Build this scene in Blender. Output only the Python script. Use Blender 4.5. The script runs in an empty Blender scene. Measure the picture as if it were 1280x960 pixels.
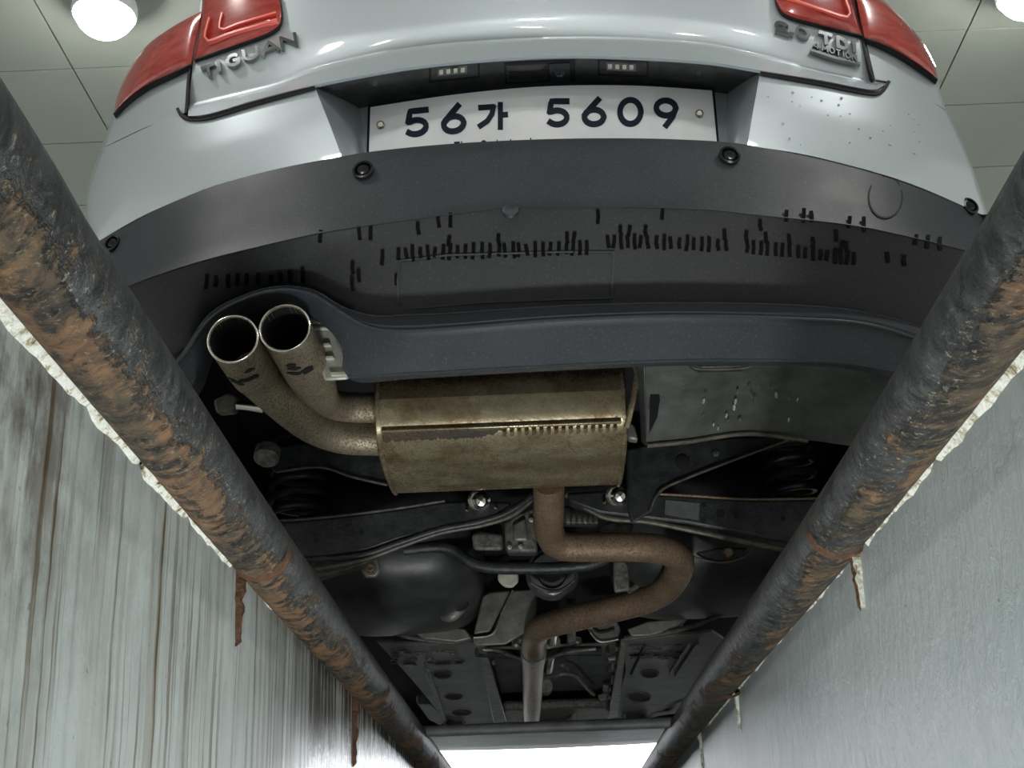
import bpy, math, random
from mathutils import Vector, Matrix, noise
random.seed(7)
scene = bpy.context.scene
COL = scene.collection
PI = math.pi
V = Vector

# ------------------------------------------------------------------ camera
FPX, CX, CY = 1700.0, 640.0, 480.0
CAM = V((0.0, 0.0, -0.37))
yc = V((51, -660, -FPX)).normalized()
_r = math.radians(2.3)
xc = V((math.cos(_r), math.sin(_r), 0)); xc.z = -(xc.x*yc.x + xc.y*yc.y)/yc.z; xc.normalize()
zc = xc.cross(yc)
RM = Matrix((xc, yc, zc))
cd = bpy.data.cameras.new('camera'); cam = bpy.data.objects.new('camera', cd); COL.objects.link(cam)
cd.sensor_width = 36; cd.lens = FPX/1280*36; cd.clip_start = 0.02; cd.clip_end = 200
cam.matrix_world = Matrix.Translation(CAM) @ RM.to_4x4()
scene.camera = cam

# ------------------------------------------------------------------ world, view
w = bpy.data.worlds.new('daylight'); scene.world = w; w.use_nodes = True
w.node_tree.nodes['Background'].inputs[0].default_value = (0.93, 0.96, 1.0, 1)
w.node_tree.nodes['Background'].inputs[1].default_value = 7.0
vs = scene.view_settings
vs.view_transform = 'Standard'; vs.look = 'None'; vs.gamma = 1; vs.use_curve_mapping = False
vs.exposure = 0.0
LAMP_STRENGTH = 150.0      # ceiling globes
PIT_POWER = 22.0          # added, unseen fill lamp standing in the pit

# ------------------------------------------------------------------ pixel -> place
def ray(px, py): return RM @ V((px-CX, -(py-CY), -FPX))
def at(px, py, Y=None, Z=None):
    d = ray(px, py)
    t = (Y-CAM.y)/d.y if Y is not None else (Z-CAM.z)/d.z
    return CAM + d*t
def surf(px, py, fn, off=0.0):
    d = ray(px, py); d = d/d.y
    def e(Y):
        p = CAM + d*Y
        return Y - fn(p.x, p.z) - off
    best = None; a = 1.35; ea = e(a); Y = a
    while Y < 3.0:
        Y += 0.03; eb = e(Y)
        if ea <= 0 <= eb:
            lo, hi = Y-0.03, Y
            for _ in range(14):
                m = (lo+hi)/2
                if e(m) < 0: lo = m
                else: hi = m
            return CAM + d*((lo+hi)/2)
        if best is None or abs(eb) < best[0]: best = (abs(eb), Y)
        ea = eb
    return CAM + d*best[1]

# ------------------------------------------------------------------ curves
def catmull(pts, n):
    """n points along a smooth curve through pts (tuples or vectors), spread by length"""
    P = [tuple(p) for p in pts]; k = len(P[0])
    if len(P) == 2:
        return [tuple(P[0][c]+(P[1][c]-P[0][c])*i/(n-1) for c in range(k)) for i in range(n)]
    out = []
    for i in range(len(P)-1):
        p0 = P[max(i-1, 0)]; p1 = P[i]; p2 = P[i+1]; p3 = P[min(i+2, len(P)-1)]
        for s in range(12):
            t = s/12
            out.append(tuple(0.5*(2*p1[c]+(p2[c]-p0[c])*t+(2*p0[c]-5*p1[c]+4*p2[c]-p3[c])*t*t+(3*p1[c]-p0[c]-3*p2[c]+p3[c])*t**3) for c in range(k)))
    out.append(P[-1])
    L = [0]
    for i in range(1, len(out)): L.append(L[-1]+math.dist(out[i][:3], out[i-1][:3]))
    res = []; j = 0
    for i in range(n):
        s = L[-1]*i/(n-1)
        while j < len(L)-2 and L[j+1] < s: j += 1
        t = (s-L[j])/max(L[j+1]-L[j], 1e-9)
        res.append(tuple(out[j][c]+(out[j+1][c]-out[j][c])*t for c in range(k)))
    return res

# ------------------------------------------------------------------ mesh builder
class G:
    def __init__(s): s.v = []; s.f = []; s.uv = []
    def add(s, p, uv=(0, 0)): s.v.append(V(p)); s.uv.append(uv); return len(s.v)-1
    def grid(s, rows, close=False, flip=False):
        b = len(s.v); nv = len(rows); nu = len(rows[0])
        for j, r in enumerate(rows):
            for i, p in enumerate(r): s.add(p, (i/(nu-1), j/max(nv-1, 1)))
        for j in range(nv-1):
            for i in range(nu-1 if not close else nu):
                a = b+j*nu+i; c = b+j*nu+(i+1) % nu
                q = (a, c, c+nu, a+nu)
                s.f.append(q[::-1] if flip else q)
        return b
    def shell(s, rows, off):
        """a sheet with thickness: front grid, back grid moved by off, and the rim"""
        off = V(off); nv = len(rows); nu = len(rows[0])
        a = s.grid(rows, flip=True); b = s.grid([[V(p)+off for p in r] for r in rows])
        rim = [i for i in range(nu)]+[j*nu+nu-1 for j in range(1, nv)]+[(nv-1)*nu+i for i in range(nu-2, -1, -1)]+[j*nu for j in range(nv-2, 0, -1)]
        for k in range(len(rim)):
            p, q = rim[k], rim[(k+1) % len(rim)]
            s.f.append((a+p, a+q, b+q, b+p))
    def tube(s, path, r, n=14, caps=True, steps=None, closed=False):
        pts = [tuple(p)+((r if not isinstance(r, (list, tuple)) else r[i]),) for i, p in enumerate(path)]
        if steps: pts = catmull(pts, steps)
        P = [V(p[:3]) for p in pts]; R = [p[3] for p in pts]
        m = len(P); T = []
        for i in range(m):
            t = P[min(i+1, m-1)]-P[max(i-1, 0)] if not closed else P[(i+1) % m]-P[(i-1) % m]
            T.append(t.normalized())
        up = V((0, 0, 1)) if abs(T[0].z) < 0.9 else V((1, 0, 0))
        nrm = (up-T[0]*up.dot(T[0])).normalized(); b = len(s.v); L = 0
        for i in range(m):
            if i: L += (P[i]-P[i-1]).length
            nrm = (nrm-T[i]*nrm.dot(T[i])).normalized(); bi = T[i].cross(nrm)
            for k in range(n+1):
                a = 2*PI*k/n
                s.add(P[i]+(nrm*math.cos(a)+bi*math.sin(a))*R[i], (L, k/n))
        for i in range(m-1 if not closed else m):
            for k in range(n):
                a = b+i*(n+1)+k; c = b+((i+1) % m)*(n+1)+k
                s.f.append((a, a+1, c+1, c))
        if caps and not closed:
            s.f.append(tuple(b+k for k in range(n))[::-1])
            s.f.append(tuple(b+(m-1)*(n+1)+k for k in range(n)))
    def prism(s, poly, vec):
        vec = V(vec); n = len(poly); a = len(s.v)
        for p in poly: s.add(p)
        for p in poly: s.add(V(p)+vec)
        s.f.append(tuple(range(a, a+n))); s.f.append(tuple(range(a+2*n-1, a+n-1, -1)))
        for i in range(n):
            j = (i+1) % n; s.f.append((a+i, a+n+i, a+n+j, a+j))
    def box(s, c, d, rot=None):
        c = V(c); h = V(d)/2; a = len(s.v)
        for z in (-1, 1):
            for y in (-1, 1):
                for x in (-1, 1):
                    p = V((x*h.x, y*h.y, z*h.z))
                    if rot is not None: p = rot @ p
                    s.add(c+p)
        for q in ((0, 2, 3, 1), (4, 5, 7, 6), (0, 1, 5, 4), (2, 6, 7, 3), (0, 4, 6, 2), (1, 3, 7, 5)):
            s.f.append(tuple(a+i for i in q))
    def lathe(s, c, axis, prof, n=24):
        """prof = [(radius, height along axis)]"""
        c = V(c); ax = V(axis).normalized()
        u = ax.orthogonal().normalized(); w_ = ax.cross(u); b = len(s.v)
        for (r, h) in prof:
            for k in range(n):
                a = 2*PI*k/n
                s.add(c+ax*h+(u*math.cos(a)+w_*math.sin(a))*max(r, 1e-5), (k/n, h))
        for j in range(len(prof)-1):
            for k in range(n):
                a = b+j*n+k; d = b+j*n+(k+1) % n
                s.f.append((a, d, d+n, a+n))
    def strokes(s, lines, wd, put, lift, depth, cap=True):
        """flat pixel strokes laid on a surface: put(px,py,offset) -> point"""
        for ln in lines:
            n = len(ln); A = []; B = []
            for i in range(n):
                x, y = ln[i]
                p = ln[max(i-1, 0)]; q = ln[min(i+1, n-1)]
                tx, ty = q[0]-p[0], q[1]-p[1]; L = math.hypot(tx, ty) or 1; tx /= L; ty /= L
                ex = (-tx if i == 0 else tx if i == n-1 else 0)*wd*0.35*(1 if cap else 0); ey = (-ty if i == 0 else ty if i == n-1 else 0)*wd*0.35*(1 if cap else 0)
                A.append((x+ex-ty*wd/2, y+ey+tx*wd/2)); B.append((x+ex+ty*wd/2, y+ey-tx*wd/2))
            rows = [[put(px, py, lift) for px, py in A], [put(px, py, lift) for px, py in B]]
            s.shell(rows, (0, depth, 0))

WLOC = {}
def wl(o): return WLOC.get(o.name, V((0, 0, 0)))
def empty(name, loc, parent=None):
    o = bpy.data.objects.new(name, None); COL.objects.link(o); o.empty_display_size = 0.1
    WLOC[o.name] = V(loc)
    o.location = V(loc)-(wl(parent) if parent else V((0, 0, 0)))
    if parent: o.parent = parent
    return o
def build(g, name, mat, parent=None, smooth=True, ang=35, bevel=0, kind=None, base=False, fixn=True):
    lo = V((min(p.x for p in g.v), min(p.y for p in g.v), min(p.z for p in g.v)))
    hi = V((max(p.x for p in g.v), max(p.y for p in g.v), max(p.z for p in g.v)))
    c = (lo+hi)/2
    if base: c.z = lo.z
    me = bpy.data.meshes.new(name)
    me.from_pydata([tuple(p-c) for p in g.v], [], g.f)
    uvl = me.uv_layers.new(name='UVMap')
    for lp in me.loops: uvl.data[lp.index].uv = g.uv[lp.vertex_index]
    if fixn:
        import bmesh
        bm = bmesh.new(); bm.from_mesh(me); bmesh.ops.recalc_face_normals(bm, faces=bm.faces); bm.to_mesh(me); bm.free()
    me.materials.append(mat)
    if smooth:
        for p in me.polygons: p.use_smooth = True
        me.set_sharp_from_angle(angle=math.radians(ang))
    me.update()
    o = bpy.data.objects.new(name, me); COL.objects.link(o)
    WLOC[o.name] = c
    o.location = c-(wl(parent) if parent else V((0, 0, 0)))
    if parent: o.parent = parent
    if bevel:
        m = o.modifiers.new('bevel', 'BEVEL'); m.width = bevel; m.segments = 2; m.limit_method = 'ANGLE'
    if kind: o['kind'] = kind
    return o
def tag(o, label=None, cat=None, group=None, kind=None):
    if label: o['label'] = label
    if cat: o['category'] = cat
    if group: o['group'] = group
    if kind: o['kind'] = kind
    return o

# ------------------------------------------------------------------ materials
class NT:
    def __init__(s, name):
        m = bpy.data.materials.new(name); m.use_nodes = True; s.m = m; s.t = m.node_tree; s.b = s.t.nodes['Principled BSDF']
    def n(s, typ, **kw):
        nd = s.t.nodes.new(typ)
        for k, v in kw.items():
            if k.startswith('i_'):
                key = k[2:]; key = int(key) if key.isdigit() else key.replace('_', ' ')
                nd.inputs[key].default_value = v
            else: setattr(nd, k, v)
        return nd
    def l(s, a, b): s.t.links.new(a, b)
    def coord(s, kind='Object', scale=(1, 1, 1)):
        tc = s.n('ShaderNodeTexCoord'); mp = s.n('ShaderNodeMapping'); mp.inputs['Scale'].default_value = scale
        s.l(tc.outputs[kind], mp.inputs['Vector']); return mp.outputs['Vector']
    def geo(s, scale=(1, 1, 1)):
        tc = s.n('ShaderNodeNewGeometry'); mp = s.n('ShaderNodeMapping'); mp.inputs['Scale'].default_value = scale
        s.l(tc.outputs['Position'], mp.inputs['Vector']); return mp.outputs['Vector']
    def noise(s, vec, scale, detail=4, rough=0.6, dist=0.0):
        nd = s.n('ShaderNodeTexNoise'); nd.inputs['Scale'].default_value = scale; nd.inputs['Detail'].default_value = detail
        nd.inputs['Roughness'].default_value = rough; nd.inputs['Distortion'].default_value = dist
        s.l(vec, nd.inputs['Vector']); return nd.outputs['Fac']
    def ramp(s, fac, stops):
        r = s.n('ShaderNodeValToRGB'); e = r.color_ramp.elements
        while len(e) < len(stops): e.new(0.5)
        for el, (p, c) in zip(e, stops):
            el.position = p; el.color = (c, c, c, 1) if isinstance(c, (int, float)) else (*c, 1)
        s.l(fac, r.inputs['Fac']); return r.outputs['Color']
    def mix(s, fac, a, b, blend='MIX'):
        m = s.n('ShaderNodeMix', data_type='RGBA', blend_type=blend)
        for sock, val in ((m.inputs[0], fac), (m.inputs[6], a), (m.inputs[7], b)):
            if isinstance(val, (int, float)): sock.default_value = val
            elif isinstance(val, tuple): sock.default_value = (*val, 1)
            else: s.l(val, sock)
        return m.outputs[2]
    def math(s, op, a, b=None, c=None):
        m = s.n('ShaderNodeMath', operation=op)
        for i, val in enumerate((a, b, c)):
            if val is None: continue
            if isinstance(val, (int, float)): m.inputs[i].default_value = val
            else: s.l(val, m.inputs[i])
        return m.outputs[0]
    def bump(s, h, strength=0.3, dist=0.01):
        b = s.n('ShaderNodeBump'); b.inputs['Strength'].default_value = strength; b.inputs['Distance'].default_value = dist
        s.l(h, b.inputs['Height']); s.l(b.outputs['Normal'], s.b.inputs['Normal'])
    def set(s, **kw):
        for k, v in kw.items():
            key = {'color': 'Base Color', 'rough': 'Roughness', 'metal': 'Metallic', 'coat': 'Coat Weight', 'coatr': 'Coat Roughness', 'spec': 'Specular IOR Level', 'trans': 'Transmission Weight'}[k]
            if isinstance(v, (int, float)): s.b.inputs[key].default_value = v
            elif isinstance(v, tuple): s.b.inputs[key].default_value = (*v, 1)
            else: s.l(v, s.b.inputs[key])
        return s

def plain(name, c1, c2=None, scale=30, rough=0.5, metal=0.0, bump=0.0, lo=0.35, hi=0.7, coat=0, spec=0.5, bscale=None, stretch=(1, 1, 1)):
    t = NT(name); t.set(rough=rough, metal=metal, coat=coat, spec=spec)
    if c2 is None: t.set(color=c1)
    else:
        f = t.noise(t.geo(stretch), scale, 5, 0.65)
        t.set(color=t.mix(t.ramp(f, [(lo, 0.0), (hi, 1.0)]), c1, c2))
    if bump: t.bump(t.noise(t.geo(stretch), bscale or scale*4, 4), bump, 0.004)
    return t.m

M = {}
def silver():
    t = NT('silver_paint')
    f = t.noise(t.geo(), 900, 2)
    t.set(color=t.mix(f, (0.50, 0.56, 0.60), (0.62, 0.68, 0.72)), metal=0.45, rough=0.38, coat=1.0, coatr=0.06)
    return t.m
M['silver'] = silver()
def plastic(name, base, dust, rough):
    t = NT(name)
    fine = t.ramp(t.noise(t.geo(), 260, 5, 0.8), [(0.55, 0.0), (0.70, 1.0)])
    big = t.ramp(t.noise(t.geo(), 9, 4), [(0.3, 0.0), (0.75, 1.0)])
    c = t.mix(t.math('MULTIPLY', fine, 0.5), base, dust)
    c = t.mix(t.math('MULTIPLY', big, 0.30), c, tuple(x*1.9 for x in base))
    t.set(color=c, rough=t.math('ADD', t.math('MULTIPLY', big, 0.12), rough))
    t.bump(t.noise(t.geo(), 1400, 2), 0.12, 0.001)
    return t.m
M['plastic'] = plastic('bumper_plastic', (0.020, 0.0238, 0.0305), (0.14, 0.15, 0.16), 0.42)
M['valance'] = plastic('shaded_wet_valance', (0.012, 0.013, 0.014), (0.10, 0.11, 0.10), 0.46)  # same plastic as the band, the valance's shade painted in as a darker base
M['plastic_gloss'] = plain('gloss_black', (0.012, 0.013, 0.016), rough=0.16)
M['water'] = plain('wet_streak', (0.002, 0.002, 0.002), rough=0.30, spec=0.15)
M['dark'] = plain('dark_plastic', (0.022, 0.024, 0.025), (0.055, 0.058, 0.057), 40, rough=0.5, bump=0.1)
M['gap'] = plain('gap_black', (0.006, 0.006, 0.007), rough=0.7)
M['white'] = plain('plate_white', (0.86, 0.87, 0.90), (0.74, 0.75, 0.80), 14, rough=0.35, lo=0.45, hi=0.9)
M['ink'] = plain('plate_ink', (0.010, 0.014, 0.032), rough=0.6, spec=0.2)
M['bolt'] = plain('bolt_steel', (0.55, 0.52, 0.46), (0.20, 0.12, 0.06), 120, rough=0.28, metal=0.9, lo=0.45, hi=0.75)
M['chrome'] = plain('badge_chrome', (0.30, 0.31, 0.32), rough=0.18, metal=1.0)
M['steel'] = plain('bright_steel', (0.72, 0.71, 0.68), rough=0.2, metal=1.0)
M['black_metal'] = plain('painted_black_metal', (0.017, 0.019, 0.022), (0.065, 0.068, 0.066), 45, rough=0.42, bump=0.35, lo=0.4, hi=0.9)
M['edge_metal'] = plain('scuffed_edge_metal', (0.055, 0.055, 0.05), (0.15, 0.135, 0.105), 60, rough=0.5, metal=0.3, bump=0.2)
M['floorpan'] = plain('floorpan_black', (0.006, 0.006, 0.007), rough=0.8)
M['cast'] = plain('grey_cast_metal', (0.08, 0.08, 0.072), (0.26, 0.26, 0.23), 70, rough=0.55, metal=0.4, bump=0.5, bscale=160)
M['alu'] = plain('light_alloy', (0.34, 0.34, 0.30), (0.14, 0.14, 0.12), 60, rough=0.42, metal=0.6, bump=0.3)
M['heat'] = plain('heat_shield', (0.26, 0.265, 0.24), (0.12, 0.12, 0.11), 26, rough=0.5, metal=0.5, bump=0.2)
M['panel'] = plain('underbody_panel', (0.075, 0.082, 0.084), (0.16, 0.17, 0.16), 12, rough=0.5, bump=0.3, bscale=90)
M['tank'] = plain('tank_plastic', (0.018, 0.019, 0.020), (0.055, 0.058, 0.056), 14, rough=0.42, bump=0.15)
M['tag'] = plain('pale_plastic', (0.55, 0.55, 0.46), (0.36, 0.36, 0.30), 60, rough=0.5)
M['rubber'] = plain('tyre_rubber', (0.018, 0.018, 0.018), rough=0.75)
M['spring'] = plain('spring_steel', (0.022, 0.022, 0.026), rough=0.35)
M['glass'] = plain('dark_glass', (0.01, 0.012, 0.013), rough=0.05)
def spare_panel():
    t = NT('dusty_wheel_well')
    f = t.ramp(t.noise(t.geo(), 8, 6, 0.7), [(0.35, 0.0), (0.7, 1.0)])
    sp = t.ramp(t.noise(t.geo(), 130, 3, 0.7), [(0.68, 0.0), (0.76, 1.0)])
    c = t.mix(f, (0.030, 0.033, 0.031), (0.105, 0.115, 0.105)); c = t.mix(t.math('MULTIPLY', sp, 0.6), c, (0.22, 0.23, 0.18))
    t.set(color=c, rough=0.55); t.bump(t.noise(t.geo(), 60, 5), 0.3, 0.004); return t.m
M['well'] = spare_panel()
def lens(name, c1, c2):
    t = NT(name)
    f = t.noise(t.geo((1, 1, 3)), 30, 2)
    t.set(color=t.mix(t.ramp(f, [(0.35, 0.0), (0.7, 1.0)]), c1, c2), rough=0.22, coat=1.0, coatr=0.03, spec=0.6); return t.m
M['lens'] = lens('red_lens', (0.36, 0.030, 0.028), (0.50, 0.075, 0.06))
M['lens_guide'] = plain('red_light_guide', (1.0, 0.20, 0.16), rough=0.2, coat=1)
def muffler_mat():
    t = NT('stained_muffler_steel')
    big = t.ramp(t.noise(t.geo((1, 2, 2)), 9, 5, 0.6), [(0.35, 0.0), (0.68, 1.0)])
    sp = t.ramp(t.noise(t.geo(), 240, 4, 0.75), [(0.49, 0.0), (0.62, 1.0)])
    ru = t.ramp(t.noise(t.geo((1, 1, 1)), 28, 6, 0.7), [(0.47, 0.0), (0.66, 1.0)])
    c = t.mix(big, (0.52, 0.455, 0.30), (0.27, 0.21, 0.125))
    c = t.mix(t.math('MULTIPLY', ru, 0.75), c, (0.19, 0.105, 0.042)); c = t.mix(t.math('MULTIPLY', sp, 0.75), c, (0.07, 0.05, 0.03))
    t.set(color=c, metal=t.math('SUBTRACT', 0.72, t.math('MULTIPLY', sp, 0.4)), rough=t.math('ADD', 0.27, t.math('MULTIPLY', sp, 0.3)))
    t.bump(t.noise(t.geo(), 200, 4), 0.12, 0.003); return t.m
M['muffler'] = muffler_mat()
def rusty(name, a, b, c_, metal=0.35):
    t = NT(name)
    f = t.ramp(t.noise(t.geo(), 22, 6, 0.65), [(0.35, 0.0), (0.7, 1.0)]); sp = t.ramp(t.noise(t.geo(), 260, 4, 0.8), [(0.47, 0.0), (0.60, 1.0)])
    c = t.mix(f, a, b); c = t.mix(t.math('MULTIPLY', sp, 0.7), c, c_)
    t.set(color=c, metal=metal, rough=t.math('ADD', 0.42, t.math('MULTIPLY', sp, 0.25))); t.bump(t.noise(t.geo(), 340, 4), 0.35, 0.003); return t.m
M['exhaust'] = rusty('rusty_exhaust', (0.27, 0.19, 0.125), (0.17, 0.115, 0.075), (0.06, 0.040, 0.028))
M['tailpipe'] = rusty('sooty_tailpipe', (0.38, 0.32, 0.23), (0.25, 0.20, 0.14), (0.08, 0.058, 0.04), 0.55)
M['grimy'] = rusty('seam_rust', (0.032, 0.023, 0.015), (0.085, 0.048, 0.02), (0.012, 0.010, 0.008), 0.1)
M['shield'] = plain('shield_sheet', (0.50, 0.50, 0.45), (0.28, 0.28, 0.25), 40, rough=0.45, metal=0.25)
M['soot'] = plain('soot', (0.004, 0.004, 0.004), rough=0.85)

def rail_mat(name, rust_lo, rust_hi, offs):
    """chipped black paint over rust; uv = (metres along, turn around), pattern runs round the pipe"""
    t = NT(name)
    tc = t.n('ShaderNodeTexCoord'); sx = t.n('ShaderNodeSeparateXYZ'); t.l(tc.outputs['UV'], sx.inputs[0])
    a = t.math('MULTIPLY', sx.outputs[1], 2*PI)
    def vec(along, round_, twist=0.0):
        cb = t.n('ShaderNodeCombineXYZ')
        u = t.math('ADD', t.math('MULTIPLY', sx.outputs[0], along), t.math('MULTIPLY', t.math('SINE', a), twist))
        t.l(u, cb.inputs[0]); t.l(t.math('MULTIPLY', t.math('COSINE', a), round_), cb.inputs[1]); t.l(t.math('MULTIPLY', t.math('SINE', a), round_), cb.inputs[2])
        return cb.outputs[0]
    streak = t.noise(vec(60, 1.3, 1.2), 1.0, 6, 0.7, 0.4)
    blot = t.noise(vec(7, 0.9), 1.0, 5, 0.65)
    fine = t.noise(vec(190, 6), 1.0, 4, 0.7)
    # how far round towards the underside / inner face the paint is worn
    side = t.math('COSINE', t.math('MULTIPLY', t.math('SUBTRACT', sx.outputs[1], offs), 2*PI))
    m0 = t.math('ADD', t.math('MULTIPLY', side, 0.16), t.math('ADD', t.math('MULTIPLY', blot, 0.75), t.math('MULTIPLY', streak, 0.42)))
    rust = t.ramp(m0, [(rust_lo, 0.0), (rust_hi, 1.0)])
    paint = t.mix(t.ramp(streak, [(0.40, 0.0), (0.75, 1.0)]), (0.009, 0.010, 0.011), (0.078, 0.085, 0.083))
    paint = t.mix(t.math('MULTIPLY', t.ramp(fine, [(0.58, 0.0), (0.72, 1.0)]), 0.35), paint, (0.24, 0.25, 0.24))
    grime = t.mix(t.ramp(streak, [(0.40, 0.0), (0.62, 1.0)]), (0.012, 0.010, 0.008), (0.085, 0.060, 0.034))
    rc = t.mix(t.ramp(streak, [(0.34, 0.0), (0.66, 1.0)]), (0.032, 0.016, 0.009), (0.175, 0.098, 0.046))
    rc = t.mix(t.ramp(fine, [(0.5, 0.0), (0.75, 1.0)]), rc, (0.09, 0.05, 0.028))
    blot2 = t.noise(vec(5.5, 0.8, 0.3), 1.0, 5, 0.6)
    rc = t.mix(t.ramp(t.math('ADD', blot2, t.math('MULTIPLY', streak, 0.35)), [(rust_hi-0.05, 0.0), (rust_hi+0.03, 1.0)]), grime, rc)
    c = t.mix(rust, paint, rc)
    chips = t.math('MULTIPLY', t.ramp(fine, [(0.58, 0.0), (0.66, 1.0)]), t.ramp(m0, [(rust_lo-0.10, 0.0), (rust_lo, 1.0), (rust_hi+0.16, 0.0)]))
    c = t.mix(t.math('MULTIPLY', chips, 0.75), c, (0.36, 0.31, 0.20))
    t.set(color=c, rough=t.math('ADD', 0.48, t.math('MULTIPLY', rust, 0.3)))
    h = t.math('ADD', streak, t.math('ADD', t.math('MULTIPLY', rust, 0.6), t.math('MULTIPLY', fine, 0.3)))
    t.bump(h, 0.9, 0.006); return t.m
M['rail_l'] = rail_mat('rusty_rail_paint', 0.63, 0.70, 0.56)
M['rail_r'] = rail_mat('chipped_rail_paint', 0.67, 0.75, 0.44)
def rustm():
    t = NT('flaking_rust')
    f = t.noise(t.geo(), 60, 6, 0.7); t.set(color=t.ramp(f, [(0.3, (0.030, 0.014, 0.008)), (0.55, (0.10, 0.045, 0.02)), (0.75, (0.24, 0.12, 0.05))]), rough=0.8)
    t.bump(t.noise(t.geo(), 120, 5), 0.6, 0.006); return t.m
M['rust'] = rustm()

def pit_wall(name, left):
    t = NT(name); tc = t.n('ShaderNodeNewGeometry'); P = tc.outputs['Position']
    sx = t.n('ShaderNodeSeparateXYZ'); t.l(P, sx.inputs[0]); y, z = sx.outputs[1], sx.outputs[2]
    cloud = t.noise(t.geo(), 5, 5, 0.6)
    base = t.mix(cloud, (0.40, 0.44, 0.44), (0.56, 0.60, 0.58)) if left else t.mix(cloud, (0.36, 0.40, 0.41), (0.47, 0.51, 0.52))
    if left:
        wob = t.n('ShaderNodeCombineXYZ'); t.l(t.math('ADD', y, t.math('MULTIPLY', t.noise(t.geo((1, 3, 9)), 1.0, 3), 0.016)), wob.inputs[1]); t.l(z, wob.inputs[2])
        def st(sy, sz, detail=5):
            mp = t.n('ShaderNodeMapping'); mp.inputs['Scale'].default_value = (1, sy, sz); t.l(wob.outputs[0], mp.inputs['Vector']); return t.noise(mp.outputs['Vector'], 1.0, detail, 0.62)
        brk = t.ramp(t.noise(t.geo((1, 18, 7)), 1.0, 4, 0.6), [(0.34, 0.35), (0.56, 1.0)])
        d1 = t.math('MULTIPLY', t.ramp(st(22, 0.9), [(0.50, 0.0), (0.66, 1.0)]), brk)
        d2 = t.math('MULTIPLY', t.ramp(st(75, 1.6, 4), [(0.525, 0.0), (0.63, 1.0)]), brk)
        d3 = t.ramp(st(11, 0.6, 4), [(0.53, 0.0), (0.61, 1.0)])
        c = t.mix(t.math('MULTIPLY', d1, 0.60), base, (0.165, 0.13, 0.055))
        c = t.mix(t.math('MULTIPLY', d2, 0.75), c, (0.105, 0.08, 0.035))
        c = t.mix(t.math('MULTIPLY', t.math('MULTIPLY', d3, d2), 0.85), c, (0.09, 0.05, 0.02))
        spk = t.ramp(t.noise(t.geo(), 90, 3, 0.6), [(0.70, 0.0), (0.76, 1.0)])
        c = t.mix(t.math('MULTIPLY', spk, 0.5), c, (0.10, 0.085, 0.05))
        # black wet stains on the far stretch, rusty blots under the rail near the camera
        far = t.ramp(t.math('MULTIPLY', y, 0.2), [(0.29, 0.0), (0.38, 1.0)])
        dk = t.ramp(t.noise(t.geo((1, 45, 2.2)), 1.0, 5, 0.65), [(0.42, 0.0), (0.53, 1.0)])
        top = t.ramp(t.math('ADD', t.math('MULTIPLY', z, -2.0), t.math('MULTIPLY', t.noise(t.geo((1, 14, 1)), 1.0, 3), 0.5)), [(0.36, 1.0), (0.85, 0.0)])
        c = t.mix(t.math('MULTIPLY', t.math('MULTIPLY', dk, far), 0.9), c, (0.025, 0.023, 0.016))
        bl = t.ramp(t.noise(t.geo((1, 1, 0.6)), 16, 6, 0.7), [(0.44, 0.0), (0.58, 1.0)])
        near = t.ramp(y, [(0.70, 1.0), (0.98, 0.0)])
        c = t.mix(t.math('MULTIPLY', t.math('MULTIPLY', bl, top), t.math('ADD', 0.22, t.math('MULTIPLY', near, 0.78))), c, (0.060, 0.032, 0.011))
        rough = t.math('SUBTRACT', 0.5, t.math('MULTIPLY', far, 0.25))
    else:
        dr = t.ramp(t.noise(t.geo((1, 26, 0.9)), 1.0, 5, 0.6), [(0.50, 0.0), (0.70, 1.0)])
        c = t.mix(t.math('MULTIPLY', dr, 0.22), base, (0.24, 0.28, 0.30))
        sp = t.ramp(t.noise(t.geo(), 75, 2, 0.5), [(0.76, 0.0), (0.79, 1.0)])
        c = t.mix(t.math('MULTIPLY', sp, 0.7), c, (0.10, 0.11, 0.12)); rough = 0.42
    t.set(color=c, rough=rough)
    h = t.math('ADD', t.math('MULTIPLY', t.noise(t.geo((1, 24, 4)), 1.0, 5, 0.6), 0.9), t.math('MULTIPLY', t.noise(t.geo((1, 60, 30)), 1.0, 5, 0.7, 0.6), 0.5))
    t.bump(h, 0.5 if not left else 0.25, 0.008); return t.m
M['wall_l'] = pit_wall('streaked_pit_paint', True)
M['wall_r'] = pit_wall('grey_pit_paint', False)
def mortar():
    t = NT('cracked_white_mortar')
    f = t.noise(t.geo(), 70, 6, 0.7)
    c = t.ramp(f, [(0.34, (0.06, 0.042, 0.022)), (0.42, (0.38, 0.34, 0.22)), (0.50, (0.70, 0.71, 0.64)), (0.8, (0.80, 0.82, 0.78))])
    t.set(color=c, rough=0.75); t.bump(t.noise(t.geo(), 160, 5), 0.6, 0.005); return t.m
M['mortar'] = mortar()
M['concrete'] = plain('grey_concrete', (0.38, 0.39, 0.38), (0.48, 0.49, 0.47), 3, rough=0.7, bump=0.2)
M['ceiling'] = plain('ceiling_board', (0.225, 0.247, 0.212), (0.25, 0.272, 0.236), 1.5, rough=0.6)
M['seam'] = plain('ceiling_seam', (0.12, 0.12, 0.11), rough=0.8)
M['wallpaint'] = plain('room_wall', (0.80, 0.82, 0.80), rough=0.7)
M['lampbase'] = plain('lamp_base', (0.7, 0.7, 0.7), rough=0.4)
def emit(name, c, s):
    t = NT(name); t.set(color=(0.8, 0.8, 0.8)); t.b.inputs['Emission Color'].default_value = (*c, 1); t.b.inputs['Emission Strength'].default_value = s; return t.m
M['globe'] = emit('lit_globe', (1.0, 0.98, 0.94), LAMP_STRENGTH)
M['tube'] = emit('lit_fill_lamp', (0.97, 0.99, 1.0), 30)

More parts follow.
